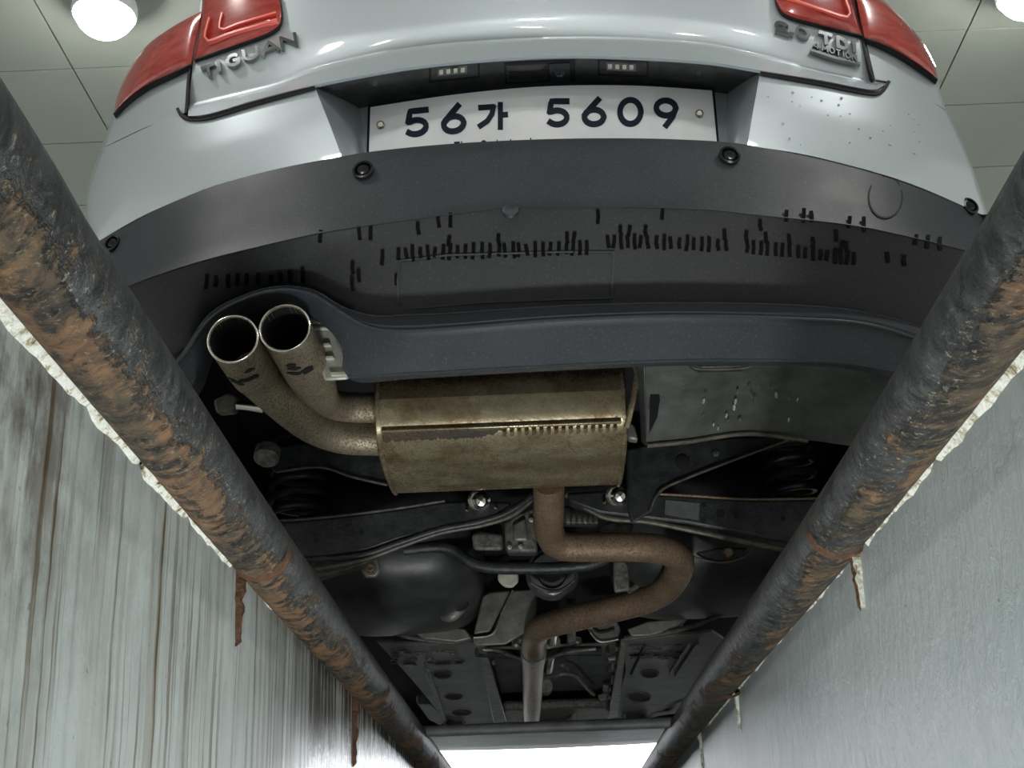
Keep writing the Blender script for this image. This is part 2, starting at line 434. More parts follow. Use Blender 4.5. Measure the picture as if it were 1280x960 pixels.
# ================================================================== the setting
def struct(name, g, mat, parent=None, **kw):
    o = build(g, name, mat, parent, **kw); o['kind'] = 'structure'; return o
WL, WR = -0.318, 0.338
PY0, PY1, PZ = -2.2, 7.6, -1.75
RX, RY0, RY1, RZ = 4.2, -6.4, 9.2, 2.9
g = G(); g.box(((-RX+WL)/2, (RY0+RY1)/2, -0.1), (RX+WL, RY1-RY0, 0.2)); struct('floor', g, M['concrete'], smooth=False)
g = G(); g.box(((RX+WR)/2, (RY0+RY1)/2, -0.1), (RX-WR, RY1-RY0, 0.2)); struct('floor', g, M['concrete'], smooth=False)
g = G(); g.box(((WL+WR)/2, (PY1+RY1)/2, -0.1), (WR-WL, RY1-PY1, 0.2)); struct('floor', g, M['concrete'], smooth=False)
g = G(); g.box(((WL+WR)/2, (PY0+RY0)/2, -0.1), (WR-WL, PY0-RY0, 0.2)); struct('floor', g, M['concrete'], smooth=False)
g = G(); g.box((WL-0.05, (PY0+PY1)/2, (PZ-0.012)/2), (0.1, PY1-PY0, -PZ-0.012)); WALL_L = struct('wall_left', g, M['wall_l'], smooth=False)
g = G(); g.box((WR+0.05, (PY0+PY1)/2, (PZ-0.012)/2), (0.1, PY1-PY0, -PZ-0.012)); WALL_R = struct('wall_right', g, M['wall_r'], smooth=False)
g = G(); g.box(((WL+WR)/2, PY1+0.05, PZ/2-0.1), (WR-WL, 0.1, -PZ-0.2)); struct('wall_front', g, M['concrete'], smooth=False)
g = G(); g.box(((WL+WR)/2, PY0-0.05, PZ/2-0.1), (WR-WL, 0.1, -PZ-0.2)); struct('wall_back', g, M['concrete'], smooth=False)
g = G(); g.box(((WL+WR)/2, (PY0+PY1)/2, PZ-0.05), (WR-WL+0.2, PY1-PY0, 0.1)); struct('floor', g, M['concrete'], smooth=False)
# room
g = G(); g.box((-RX-0.1, (RY0+RY1)/2, RZ/2), (0.2, RY1-RY0, RZ)); struct('wall_left', g, M['wallpaint'], smooth=False)
g = G(); g.box((RX+0.1, (RY0+RY1)/2, RZ/2), (0.2, RY1-RY0, RZ)); struct('wall_right', g, M['wallpaint'], smooth=False)
g = G(); g.box((0, RY0-0.1, RZ/2), (2*RX+0.4, 0.2, RZ)); struct('wall_back', g, M['wallpaint'], smooth=False)
DW, DH = 1.7, 2.3    # open garage door ahead of the car
g = G(); g.box(((-RX-DW)/2, RY1+0.1, RZ/2), (RX-DW, 0.2, RZ)); g.box(((RX+DW)/2, RY1+0.1, RZ/2), (RX-DW, 0.2, RZ)); g.box((0, RY1+0.1, (RZ+DH)/2), (2*DW, 0.2, RZ-DH)); struct('wall_front', g, M['wallpaint'], smooth=False)
g = G(); g.box((0, RY1+8, -0.1), (40, 15.6, 0.2)); struct('floor', g, M['concrete'], smooth=False)
g = G(); g.box((0, (RY0+RY1)/2, RZ+0.07), (2*RX+0.4, RY1-RY0+0.4, 0.1)); CEIL = struct('ceiling', g, M['seam'], smooth=False)
px_, py_ = 1.213, 0.56
pg = G(); pg.box((0, 0, 0), (px_-0.007, py_-0.007, 0.02)); pan0 = None
xs = [(-3.5+i)*px_ for i in range(8)]; ny = int((RY1-RY0)/py_)+1
for i in range(7):
    for j in range(ny):
        x = (xs[i]+xs[i+1])/2; y = 4.66-0.28-py_*19+py_*j
        x = (i-3)*px_
        if pan0 is None: pan0 = build(pg, 'ceiling_panel', M['ceiling'], CEIL, smooth=False); o = pan0
        else: o = pan0.copy(); COL.objects.link(o)
        o.location = V((x, y, RZ+0.01))-wl(CEIL)

# mortar bead between rail and wall: ragged pieces
def ragged(side, y0, y1, ztop, depth, seed, thick=0.02, wall=None):
    g = G(); n = max(6, int((y1-y0)/0.012)); X = WL if side < 0 else WR
    rows = [[], [], [], []]
    for i in range(n+1):
        y = y0+(y1-y0)*i/n
        e = min(1, min(i, n-i)/2.0+0.7)
        a = noise.noise(V((y*14, seed, 0)))*0.5+noise.noise(V((y*47, seed, 3)))*0.35
        b = noise.noise(V((y*20, seed+9, 0)))
        d = depth*(0.9+0.45*a)*e; t = thick*(0.9+0.25*b)*e
        rows[0].append((X, y, ztop)); rows[1].append((X-side*t, y, ztop-0.002))
        rows[2].append((X-side*t*0.72, y, ztop-d*0.55)); rows[3].append((X, y, ztop-d))
    g.grid(rows); return build(g, 'mortar_strip', M['mortar'], wall, ang=50)
for k, (a, b, d, t) in enumerate([(0.55, 0.70, 0.018, 0.012), (0.703, 0.90, 0.019, 0.013), (0.902, 1.03, 0.018, 0.012), (1.036, 1.19, 0.021, 0.014), (1.192, 1.38, 0.019, 0.013), (1.43, 1.60, 0.016, 0.010), (1.604, 1.82, 0.015, 0.009), (1.84, 2.2, 0.012, 0.008), (2.25, 2.9, 0.010, 0.008)]):
    ragged(-1, a, b, -0.012, d, k*3.7+1, t, WALL_L)
for k, (a, b, d, t) in enumerate([(0.60, 0.86, 0.018, 0.011), (0.865, 1.10, 0.022, 0.013), (1.11, 1.38, 0.020, 0.012), (1.48, 1.75, 0.016, 0.009), (1.78, 2.2, 0.012, 0.008), (2.24, 2.9, 0.010, 0.008)]):
    ragged(1, a, b, -0.012, d, k*4.1+50, t, WALL_R)

# ================================================================== rails
def rail(name, path, mat, label):
    g = G(); g.tube(path, 0.0335, 28, True, 160)
    o = build(g, name, mat, None); return tag(o, label, 'pipe', 'steel pipe rails along the pit edge')
RAIL_L = rail('pipe_rail', [(-0.262, -2.2, 0), (-0.278, 0.3, 0), (-0.287, 0.76, 0), (-0.296, 1.4, 0), (-0.297, 2.1, 0), (-0.296, 3.1, 0), (-0.296, 7.6, 0)], M['rail_l'], 'left pipe rail, black paint worn to brown rust, above the streaked wall')
RAIL_R = rail('pipe_rail', [(0.295, -2.2, 0), (0.305, 0.3, 0), (0.311, 0.8, 0), (0.317, 1.3, 0), (0.312, 2.1, 0), (0.307, 2.9, 0), (0.307, 7.6, 0)], M['rail_r'], 'right pipe rail, chipped black paint with orange rust, above the plain grey wall')
def anchor(rail_, side, y, zl, mat, wd=0.02, th=0.008):
    X = (WL if side < 0 else WR); g = G(); n = 16; front = []
    for i in range(n+1):
        z = -0.018-zl*i/n
        a = noise.noise(V((y*9, i*0.55, 2))); b = noise.noise(V((y*9+5, i*0.8, 7))); k = 1-0.6*i/n
        if i == n: k *= 0.3
        w_ = wd*k*(1+0.5*a); m = y+wd*0.35*b
        t_ = th*k*(1+0.6*b)
        front.append([(X, m-w_/2, z), (X-side*t_*0.8, m-w_*0.3, z), (X-side*t_, m+w_*0.1, z), (X, m+w_/2, z)])
    g.shell(front, (side*0.004, 0, 0))
    return build(g, 'anchor_strap', mat, rail_, ang=50)
anchor(RAIL_L, -1, 1.405, 0.085, M['rust'], 0.020, 0.010); anchor(RAIL_L, -1, 2.30, 0.12, M['rust'], 0.020, 0.010)
anchor(RAIL_R, 1, 1.425, 0.026, M['rust'], 0.040, 0.012); anchor(RAIL_R, 1, 1.415, 0.070, M['mortar'], 0.014); anchor(RAIL_R, 1, 1.436, 0.066, M['rust'], 0.006, 0.006)
anchor(RAIL_R, 1, 2.42, 0.075, M['mortar'], 0.012); anchor(RAIL_R, 1, 3.05, 0.08, M['mortar'], 0.016)
for (rl, x, ys) in ((RAIL_R, 0.317, (1.40, 2.40)), (RAIL_L, -0.296, (1.40, 2.34))):
    for yy in ys:   # lumps of rust where the lengths are welded
        g = G(); sd = -1 if x < 0 else 1; rows = []
        for k in range(13):
            a = math.radians(-175+k*11) if sd > 0 else math.radians(-5-k*11)
            wd_ = 0.012*(0.6+0.8*abs(noise.noise(V((k*0.7, yy*5, x*9)))))+0.003
            rr_ = 0.0338; e_ = 0.0026 if 0 < k < 12 else 0.0
            rows.append([(x+(rr_-0.001)*math.cos(a), yy-wd_, (rr_-0.001)*math.sin(a)), (x+(rr_+e_)*math.cos(a), yy-wd_*0.3, (rr_+e_)*math.sin(a)), (x+(rr_+e_*0.8)*math.cos(a), yy+wd_*0.4, (rr_+e_*0.8)*math.sin(a)), (x+(rr_-0.001)*math.cos(a), yy+wd_, (rr_-0.001)*math.sin(a))])
        g.grid(rows); build(g, 'weld_lump', M['rust'], rl)
g = G(); g.tube([(-0.292, 3.085, 0.012), (0.0, 3.08, 0.012), (0.318, 3.07, 0.010)], 0.0125, 14, True, 12)
tag(build(g, 'cross_bar', M['panel']), 'thin dark steel bar across the pit between both rails', 'bar')

# ================================================================== lamps
def globe_lamp(x, y, label):
    o = empty('globe_lamp', (x, y, RZ))
    g = G(); g.lathe((x, y, RZ), (0, 0, -1), [(0.001, 0), (0.07, 0), (0.07, 0.012), (0.05, 0.02), (0.001, 0.02)], 24); build(g, 'lamp_base', M['lampbase'], o)
    cz = RZ-0.085; r = 0.113
    g = G(); g.lathe((x, y, cz), (0, 0, 1), [(r*1.0, -0.034), (r*1.05, -0.030), (r*1.06, -0.002)]+[(r*1.05*math.cos(a), 0.085*math.sin(a)) for a in (0.3, 0.6, 0.9, 1.2)]+[(0.03, 0.085)], 28); build(g, 'light_block_cap', M['lampbase'], o, ang=80)  # opaque cap added to keep the globe's light off the ceiling
    g = G(); g.lathe((x, y, cz-0.004), (0, 0, -1), [(0, 0)]+[(r*math.cos(a), r*math.sin(a)) for a in [0.22, 0.4, 0.6, 0.8, 1.0, 1.2, 1.4, 1.55]], 28); build(g, 'globe', M['globe'], o, ang=80)
    tag(o, label, 'ceiling lamp', 'round white ceiling lamps')
pL = at(131, 12, Z=2.81); pR = at(1284, -12, Z=2.81)
globe_lamp(pL.x, pL.y, 'glowing round ceiling lamp at upper left of the car')
globe_lamp(pR.x, pR.y, 'glowing round ceiling lamp cut off at the upper right corner')
for (x, y, lb) in ((-1.8, 1.2, 'beside the car on its left'), (1.9, 1.2, 'beside the car on its right'), (-1.8, -1.6, 'behind the camera on the left'), (0.1, -1.2, 'over the pit behind the camera'), (1.9, -1.6, 'behind the camera on the right'),
                   (-1.8, -4.4, 'added unseen near the back wall on the left'), (0.1, -4.4, 'added unseen near the back wall over the pit'), (1.9, -4.4, 'added unseen near the back wall on the right'), (-1.8, 7.2, 'near the garage door on the left'), (1.9, 7.2, 'near the garage door on the right')):  # back-wall trio added out of view to throw low light on the plate
    globe_lamp(x, y, 'round white ceiling lamp '+lb)
# unseen lamp added on the pit floor to light underbody and walls
WY = 0.95
wl_o = empty('pit_fill_lamp', (0.02, WY, PZ))
g = G(); g.box((0.02, WY, PZ+0.02), (0.34, 0.22, 0.04)); g.tube([(-0.13, WY, PZ+0.03), (-0.13, WY, PZ+0.32)], 0.012); g.tube([(0.17, WY, PZ+0.03), (0.17, WY, PZ+0.32)], 0.012); build(g, 'stand', M['black_metal'], wl_o)
rot = Matrix.Rotation(math.radians(78), 3, 'X')
g = G(); g.box((0.02, WY, PZ+0.30), (0.28, 0.06, 0.22), rot); build(g, 'housing', M['black_metal'], wl_o, bevel=0.01)
ld = bpy.data.lights.new('pit_fill_light', 'AREA'); ld.shape = 'RECTANGLE'; ld.size = 0.25; ld.size_y = 0.19; ld.energy = PIT_POWER; ld.color = (0.98, 1.0, 0.98)
lo_ = bpy.data.objects.new('pit_fill_light', ld); COL.objects.link(lo_)
lo_.parent = wl_o; dirv = rot @ V((0, 1, 0)); lo_.location = V((0, 0, 0.30))+dirv*0.04
lo_.rotation_euler = dirv.to_track_quat('-Z', 'Y').to_euler()
tag(wl_o, 'fill lamp on a stand added on the pit floor, outside the picture', 'work lamp')

# ================================================================== car
XC = 0.024
CAR = empty('car', (XC, 3.9, 0)); tag(CAR, 'silver car parked over the pit, seen from below its rear bumper', 'car')
def gx(u): return 0.20*u*u+0.80*u**5
def kz(z): return 1+0.10*max(0, z-0.85)+3*max(0, z-1.15)**2
def Ysil(x, z):
    return 1.665+0.12*(z-0.62)+0.5*max(0, z-1.1)**2+gx(min(abs(x-XC)*kz(z), 1.05))
def Yband(x, z): return 1.645+gx(min(abs(x-XC), 1.05))
def Yplate(x, z): return 1.742+0.031*((x-XC)/0.26)**2
def rowspx(curves, nu, nv):
    C = [catmull(c, nu) for c in curves]
    out = []
    for j in range(nv):
        t = j/(nv-1)*(len(C)-1); k = min(int(t), len(C)-2); f = t-k
        if len(C) > 2:
            col = []
            for i in range(nu):
                p0, p1, p2, p3 = C[max(k-1, 0)][i], C[k][i], C[k+1][i], C[min(k+2, len(C)-1)][i]
                col.append(tuple(0.5*(2*p1[c]+(p2[c]-p0[c])*f+(2*p0[c]-5*p1[c]+4*p2[c]-p3[c])*f*f+(3*p1[c]-p0[c]-3*p2[c]+p3[c])*f**3) for c in range(2)))
            out.append(col)
        else: out.append([tuple(C[0][i][c]+(C[1][i][c]-C[0][i][c])*f for c in range(2)) for i in range(nu)])
    return out
def patch(curves, nu, nv, fn, offs=0.0, bulge=0.0):
    """offs: number or list of one offset per curve (towards the front of the car)"""
    R = rowspx(curves, nu, nv); rows = []
    for j, r in enumerate(R):
        v = j/(nv-1)
        if isinstance(offs, (list, tuple)):
            t = v*(len(offs)-1); k = min(int(t), len(offs)-2); o = offs[k]+(offs[k+1]-offs[k])*(t-k)
        else: o = offs
        rows.append([surf(px, py, fn, o-bulge*max(0.0, math.sin(PI*v)*math.sin(PI*i/(nu-1)))**0.5) for i, (px, py) in enumerate(r)])
    return rows
def wrap(rows, left=True):
    """carry the free outer edge of a rear panel round the corner along the car's side"""
    out = []
    for r in rows:
        p = r[0] if left else r[-1]; s = -1 if left else 1
        ext = [V((p.x+s*0.030, p.y+0.10, p.z)), V((p.x+s*0.050, p.y+0.22, p.z)), V((p.x+s*0.060, p.y+0.50, p.z+0.01))]
        out.append(ext[::-1]+list(r) if left else list(r)+ext)
    return out
BACK = (0, 0.006, 0)

# ---- bumper: silver corners
bump = empty('rear_bumper', (XC, 1.7, 0.3), CAR)
LQ = patch([[(142, 143), (187, 107), (236, 83)], [(126, 186), (180, 160), (231, 141)]], 14, 6, Ysil)
g = G(); g.shell(wrap(LQ), BACK); build(g, 'quarter_panel', M['silver'], CAR)
RQ = patch([[(1082, 50), (1122, 67), (1171, 100)], [(1094, 99), (1130, 108), (1183, 138)]], 14, 6, Ysil)
g = G(); g.shell(wrap(RQ, False), BACK); build(g, 'quarter_panel', M['silver'], CAR)
LB = patch([[(126, 187), (180, 161), (222, 142), (232, 148), (262, 146), (319, 129), (394, 110)],
            [(108, 246), (150, 222), (200, 200), (250, 188), (300, 175), (350, 164), (410, 150)],
            [(122, 302), (180, 269), (250, 239), (300, 224), (340, 214), (385, 206), (428, 198)]], 40, 14, Ysil, [-0.004, -0.006, 0.0])
g = G(); g.shell(wrap(LB), BACK); build(g, 'painted_corner', M['silver'], bump)
RB = patch([[(950, 92), (1025, 103), (1089, 115), (1104, 112), (1112, 103), (1140, 112), (1184, 140)],
            [(943, 130), (1010, 140), (1080, 155), (1120, 165), (1160, 178), (1190, 192), (1214, 205)],
            [(934, 182), (1000, 192), (1060, 206), (1110, 220), (1150, 234), (1190, 251), (1236, 272)]], 40, 14, Ysil, [-0.004, -0.006, 0.0])
g = G(); g.shell(wrap(RB, False), BACK); build(g, 'painted_corner', M['silver'], bump)
# water beads on the right corner
Rb = random.Random(21); g = G()
for k in range(34):
    bx_, by_ = Rb.uniform(955, 1150), Rb.uniform(112, 200); r_ = Rb.uniform(0.0008, 0.0022)
    if by_ > 175+0.12*(bx_-950) or by_ < 108+0.12*(bx_-950): continue
    g.lathe(surf(bx_, by_, Ysil, -0.006), (0, -1, 0), [(r_, -0.002), (r_, 0.0), (r_*0.7, r_*0.6), (0, r_*0.9)], 8)
o = build(g, 'water_beads', M['silver'], bump); o['kind'] = 'stuff'; o['label'] = 'scattered clear water beads'
# recess for the plate
def mixY(x, z): return Yplate(x, z)+0.018
def side_face(o0, o1, i0, i1, fo, fi):
    a, b = surf(*o0, fo), surf(*o1, fo); c, d = surf(*i0, fi), surf(*i1, fi)
    return [[a.lerp(c, t/6) for t in range(7)], [b.lerp(d, t/6) for t in range(7)]]
g = G(); g.shell(side_face((393, 109), (429, 199), (449, 133), (456, 196), Ysil, mixY), (0, 0.004, 0)); build(g, 'recess_side', M['silver'], bump)
g = G(); g.shell(side_face((951, 91), (933, 183), (909, 112), (903, 188), Ysil, mixY), (0, 0.004, 0)); build(g, 'recess_side', M['silver'], bump)
g = G(); g.shell(patch([[(446, 128), (680, 96), (912, 108)], [(450, 204), (680, 192), (908, 196)]], 20, 4, mixY), BACK); build(g, 'recess_back', M['silver'], bump)
# ---- bumper: black plastic band
TOP = [(118, 304), (160, 281), (200, 259), (250, 237), (300, 222), (360, 208), (420, 197), (460, 190), (560, 180), (680, 174), (800, 173), (900, 177), (960, 185), (1050, 203), (1120, 222), (1180, 245), (1240, 274)]
CRE = [(150, 362), (190, 346), (259, 324), (349, 302), (400, 291), (480, 279), (595, 264), (640, 260), (767, 259), (880, 262), (950, 269), (1062, 281), (1137, 296), (1215, 315)]
bandrows = patch([TOP, [((a[0]+b[0])/2, (a[1]+b[1])/2) for a, b in zip(catmull(TOP, 30), catmull(CRE, 30))], CRE], 70, 12, Yband, [0.022, 0.002, -0.018])
first = [V((p.x, p.y+0.05, p.z+0.004)) for p in bandrows[0]]
g = G(); g.shell(wrap([first]+bandrows), (0, 0.006, 0)); band = build(g, 'bumper_band', M['plastic'], bump, ang=50)
# ---- valance below the crease
VLOW = [(176, 425), (224, 446), (262, 392), (310, 366), (350, 357), (392, 362), (430, 383), (470, 393), (560, 391), (700, 382), (850, 378), (1000, 381), (1090, 391), (1170, 414)]
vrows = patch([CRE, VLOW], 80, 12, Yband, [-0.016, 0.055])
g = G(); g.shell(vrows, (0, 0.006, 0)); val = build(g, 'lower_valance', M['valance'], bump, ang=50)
LT = [(196, 470), (224, 452), (263, 398), (311, 371), (352, 362), (390, 368), (424, 389), (460, 409), (500, 414), (560, 411), (700, 400), (850, 395), (1000, 399), (1085, 406), (1165, 430)]
LBt = [(205, 505), (238, 487), (262, 428), (298, 388), (345, 376), (384, 390), (412, 412), (428, 436), (436, 470), (520, 466), (700, 456), (850, 450), (1000, 450), (1070, 454), (1150, 470)]
VL2 = [(190, 462), (222, 449), (262, 393), (311, 367), (352, 358), (392, 363), (428, 384), (466, 395), (510, 394), (560, 392), (700, 383), (850, 379), (1000, 382), (1088, 392), (1170, 415)]
MID = [(a[0], a[1]*0.35+b[1]*0.65) for a, b in zip(catmull(VL2, 40), catmull(LT, 40))]
lrows = patch([VL2, MID, LT], 90, 7, Yband, [0.052, 0.018, 0.022])+patch([LT, LBt], 90, 6, Yband, [0.022, 0.050])[1:]
lrows.append([V((p.x, p.y+0.045, p.z+0.012)) for p in lrows[-1]])
g = G(); g.shell(lrows, (0, 0.006, 0.0)); lip = build(g, 'bumper_lip', M['plastic'], bump, ang=40)
for cv, of_, rd in ((LT, 0.0195, 0.0026), (VL2, 0.050, 0.0016)):
    g = G(); g.tube([surf(px, py, Yband, of_) for px, py in catmull(cv, 90)], rd, 8); build(g, 'lip_bead', M['plastic'], bump)
g = G(); g.tube([surf(px, py+1, Yband, 0.051) for px, py in catmull(LBt[8:], 50)], 0.0024, 8); build(g, 'lip_bead', M['plastic'], bump)
def yat(c, px):
    for a, b in zip(c, c[1:]):
        if a[0] <= px <= b[0]: return a[1]+(b[1]-a[1])*(px-a[0])/(b[0]-a[0])
    return c[0][1] if px < c[0][0] else c[-1][1]
def band_off(px, py):
    yt = yat(TOP, px); yl = yat(CRE, px)
    t = min(1, max(0, (py-yt)/max(yl-yt, 1)))
    return 0.022-0.040*t
def put_band2(px, py, o): return surf(px, py, Yband, band_off(px, py)+o)
def put_band(off):
    return lambda px, py, o: surf(px, py, Yband, off+o)
def val_off(px, py):
    # offset of the valance surface at a pixel, by height between crease and lower edge
    yc_ = yat(CRE, px); yl = yat(VLOW, px)
    t = min(1, max(0, (py-yc_)/max(yl-yc_, 1))); return -0.016+0.071*t
def put_val(px, py, o): return surf(px, py, Yband, val_off(px, py)+o)
# panel outline on valance, mould tabs
g = G(); g.strokes([[(498, 378), (497, 350), (500, 326), (560, 319), (700, 315), (767, 315)], [(767, 315), (766, 345), (765, 372)], [(765, 372), (700, 374), (600, 378), (510, 386)]], 2.2, put_val, -0.002, 0.004)
build(g, 'access_panel_outline', M['plastic'], bump)
g = G(); c_ = put_val(638, 262, -0.004); g.lathe(c_, (0, -1, 0.3), [(0.012, -0.004), (0.011, 0.0), (0.007, 0.002), (0.0, 0.002)], 16); build(g, 'mould_tab', M['plastic'], bump)
# water streaks
R = random.Random(3); L = []
def drop(x, y, ln): L.append([(x+R.uniform(-1, 1), y-ln*0.6), (x, y), (x+R.uniform(-1.5, 1.5), y+ln*0.4)])
x = 498
while x < 1072:
    yb = 318-0.03*(x-498) if x < 760 else 303+0.00022*(x-760)**2
    if not (735 < x < 757 or 912 < x < 928):
        drop(x, yb, R.uniform(9, 17))
        if R.random() < 0.2: drop(x+R.uniform(-3, 3), yb-14, 10)
    x += R.uniform(7, 11)
for (x, y) in ((400, 296), (449, 292), (463, 292), (522, 286), (548, 278), (563, 276), (748, 272), (828, 268), (950, 282), (983, 270), (1005, 270), (1015, 271), (1046, 295), (1062, 278), (1080, 281), (440, 335), (448, 345), (440, 355), (478, 323), (495, 350), (258, 353), (270, 352), (284, 352), (296, 350), (308, 350), (322, 349), (338, 352), (350, 348), (362, 347), (378, 345), (1110, 322), (1130, 326), (1145, 300), (1160, 303), (1175, 305)):
    drop(x, y, R.uniform(9, 15))
g = G(); g.strokes(L, 4.6, put_val, -0.0018, 0.003); o = build(g, 'water_streaks', M['water'], bump); o['kind'] = 'stuff'; o['label'] = 'rows of black water streaks'
# parking sensors
def normal_at(px, py, fn):
    a, b, c = surf(px, py, fn), surf(px+12, py, fn), surf(px, py+12, fn); n = (b-a).cross(c-a).normalized()
    return n if n.y < 0 else -n
for (sx_, sy_, r) in ((455, 215, 0.0155), (911, 197, 0.0155), (143, 306, 0.0135), (1210, 260, 0.0145)):
    c_ = surf(sx_, sy_, Yband, band_off(sx_, sy_)-0.001); n_ = V((0.6*(c_.x-XC), -1, 0.15)).normalized()
    g = G(); g.lathe(c_, n_, [(r*0.92, -0.012), (r, 0.004), (r*0.97, 0.007), (r*0.78, 0.0075), (r*0.74, 0.003)], 28)
    o = build(g, 'parking_sensor', M['plastic_gloss'], CAR, ang=50)
    g = G(); g.lathe(c_, n_, [(r*0.74, -0.006), (r*0.72, 0.003), (r*0.5, 0.0065), (r*0.3, 0.007), (0, 0.007)], 24); build(g, 'sensor_face', M['plastic_gloss'], o)
g = G(); ring = [(1107+21*math.cos(a), 246+26*math.sin(a)) for a in [2*PI*k/36 for k in range(37)]]
g.strokes([ring], 2.0, put_band2, -0.0012, 0.004, False); build(g, 'tow_eye_cover', M['gap'], bump)
# ---- tailgate
tgate = empty('tailgate', (XC, 1.72, 0.8), CAR)
r0 = [(268, -170), (400, -215), (690, -235), (900, -220), (1040, -180)]
r1 = [(256, -40), (400, -85), (690, -110), (900, -90), (1056, -45)]
r2 = [(248, 25), (400, 0), (690, -25), (900, -12), (1072, 18)]
r25 = [(240, 90), (400, 50), (690, 22), (880, 28), (1084, 66)]
r3 = [(236, 130), (337, 107), (400, 84), (512, 59), (625, 49), (700, 47), (775, 48), (880, 55), (950, 69), (1025, 88), (1094, 103)]
r4 = [(235, 145), (262, 142), (319, 125), (390, 107), (494, 87), (587, 76), (692, 70), (775, 71), (880, 77), (957, 89), (1025, 100), (1089, 112), (1106, 106)]
trows = patch([r0, r1, r2, r25, r3], 80, 30, Ysil, [0.0, -0.004, -0.006, -0.004, 0.006])
lips = patch([r3, r4], 80, 5, Ysil, [0.004, -0.012])[1:]
und = [V((p.x, p.y+0.003, p.z+0.001)) for p in lips[-1]]
g = G(); g.shell(trows+lips+[und], (0, 0.006, 0)); build(g, 'tailgate_skin', M['silver'], tgate, ang=60)
# dark strip under the tailgate lip with lights, handle and camera
def strip_pt(px, py):
    """point on the strip: slopes from the lip forward to the plate"""
    x = px
    yt = 72+0.000385*(x-700)**2*0.9; yb = yt+33
    t = min(1.2, max(-0.1, (py-yt)/(yb-yt)))
    off = 0.0
    a = surf(px, py, Ysil, 0.0); b = surf(px, py, mixY, 0.0)
    return a.lerp(b, t)
st_t = [(396, 106), (494, 89), (587, 78), (692, 72), (775, 73), (880, 79), (953, 91)]
st_b = [(447, 136), (520, 122), (600, 112), (692, 105), (775, 106), (880, 114), (911, 118)]
RP = rowspx([st_t, st_b], 40, 8); srows = []
for j, r in enumerate(RP):
    t = j/7; srows.append([surf(px, py, Ysil, 0.004).lerp(surf(px, py, mixY, 0.0), t) for px, py in r])
g = G(); g.shell(srows, (0, 0.004, 0.004)); build(g, 'handle_strip', M['dark'], tgate)
def on_strip(px, py, o=0.0):
    cx = min(max(px, 400), 950)
    ct = catmull(st_t, 60); cb = catmull(st_b, 60)
    yt = min(ct, key=lambda c: abs(c[0]-cx))[1]; yb = min(cb, key=lambda c: abs(c[0]-cx))[1]
    t = min(1.0, max(0, (py-yt)/(yb-yt)))
    p = surf(px, py, Ysil, 0.004).lerp(surf(px, py, mixY, 0.0), t)
    return p+(CAM-p).normalized()*(-o)
def quadplate(pts, lift, name, mat, parent, back=0.004):
    g = G(); rows = [[on_strip(*pts[0], -lift), on_strip(*pts[1], -lift)], [on_strip(*pts[3], -lift), on_strip(*pts[2], -lift)]]
    g.shell(rows, (0, back, back)); return build(g, name, mat, parent)
for (x0, y0) in ((544, 84), (755, 76)):
    s_ = -0.10 if x0 < 700 else 0.035
    f = lambda dx, dy: (x0+dx, y0+dy+s_*dx)
    hl = quadplate([f(-8, -2), f(56, -2), f(56, 19), f(-8, 19)], 0.0015, 'plate_light', M['gap'], CAR)
    quadplate([f(-5, 0), f(53, 0), f(53, 16), f(-5, 16)], 0.0022, 'light_housing', M['dark'], hl)
    quadplate([f(3, 2), f(40, 2), f(40, 12), f(3, 12)], 0.0032, 'light_lens', M['chrome'], hl)
    for k in range(4): quadplate([f(5+9*k, 4), f(10+9*k, 4), f(10+9*k, 10), f(5+9*k, 10)], 0.004, 'light_facet', M['tag'], hl)
hd = quadplate([(630, 79), (719, 75), (719, 101), (632, 105)], 0.0015, 'tailgate_handle', M['gap'], CAR)
quadplate([(633, 82), (684, 80), (684, 101), (634, 103)], 0.0025, 'handle_grip', M['dark'], hd)
quadplate([(636, 90), (683, 88), (683, 97), (637, 99)], 0.0032, 'grip_slot', M['gap'], hd)
quadplate([(687, 80), (712, 79), (713, 103), (688, 104)], 0.006, 'camera_housing', M['plastic'], hd)
c_ = on_strip(700, 90, -0.007); g = G(); g.lathe(c_, (CAM-c_), [(0.008, -0.002), (0.008, 0.002), (0.005, 0.003), (0.0, 0.001)], 18); build(g, 'camera_lens', M['plastic_gloss'], hd)
for (x0, y0) in ((469, 103), (873, 90)):
    c_ = on_strip(x0, y0, -0.001); g = G(); g.lathe(c_, (CAM-c_), [(0.006, -0.002), (0.006, 0.001), (0.004, 0.0025), (0, 0.0025)], 16); build(g, 'screw_cap', M['dark'], tgate)
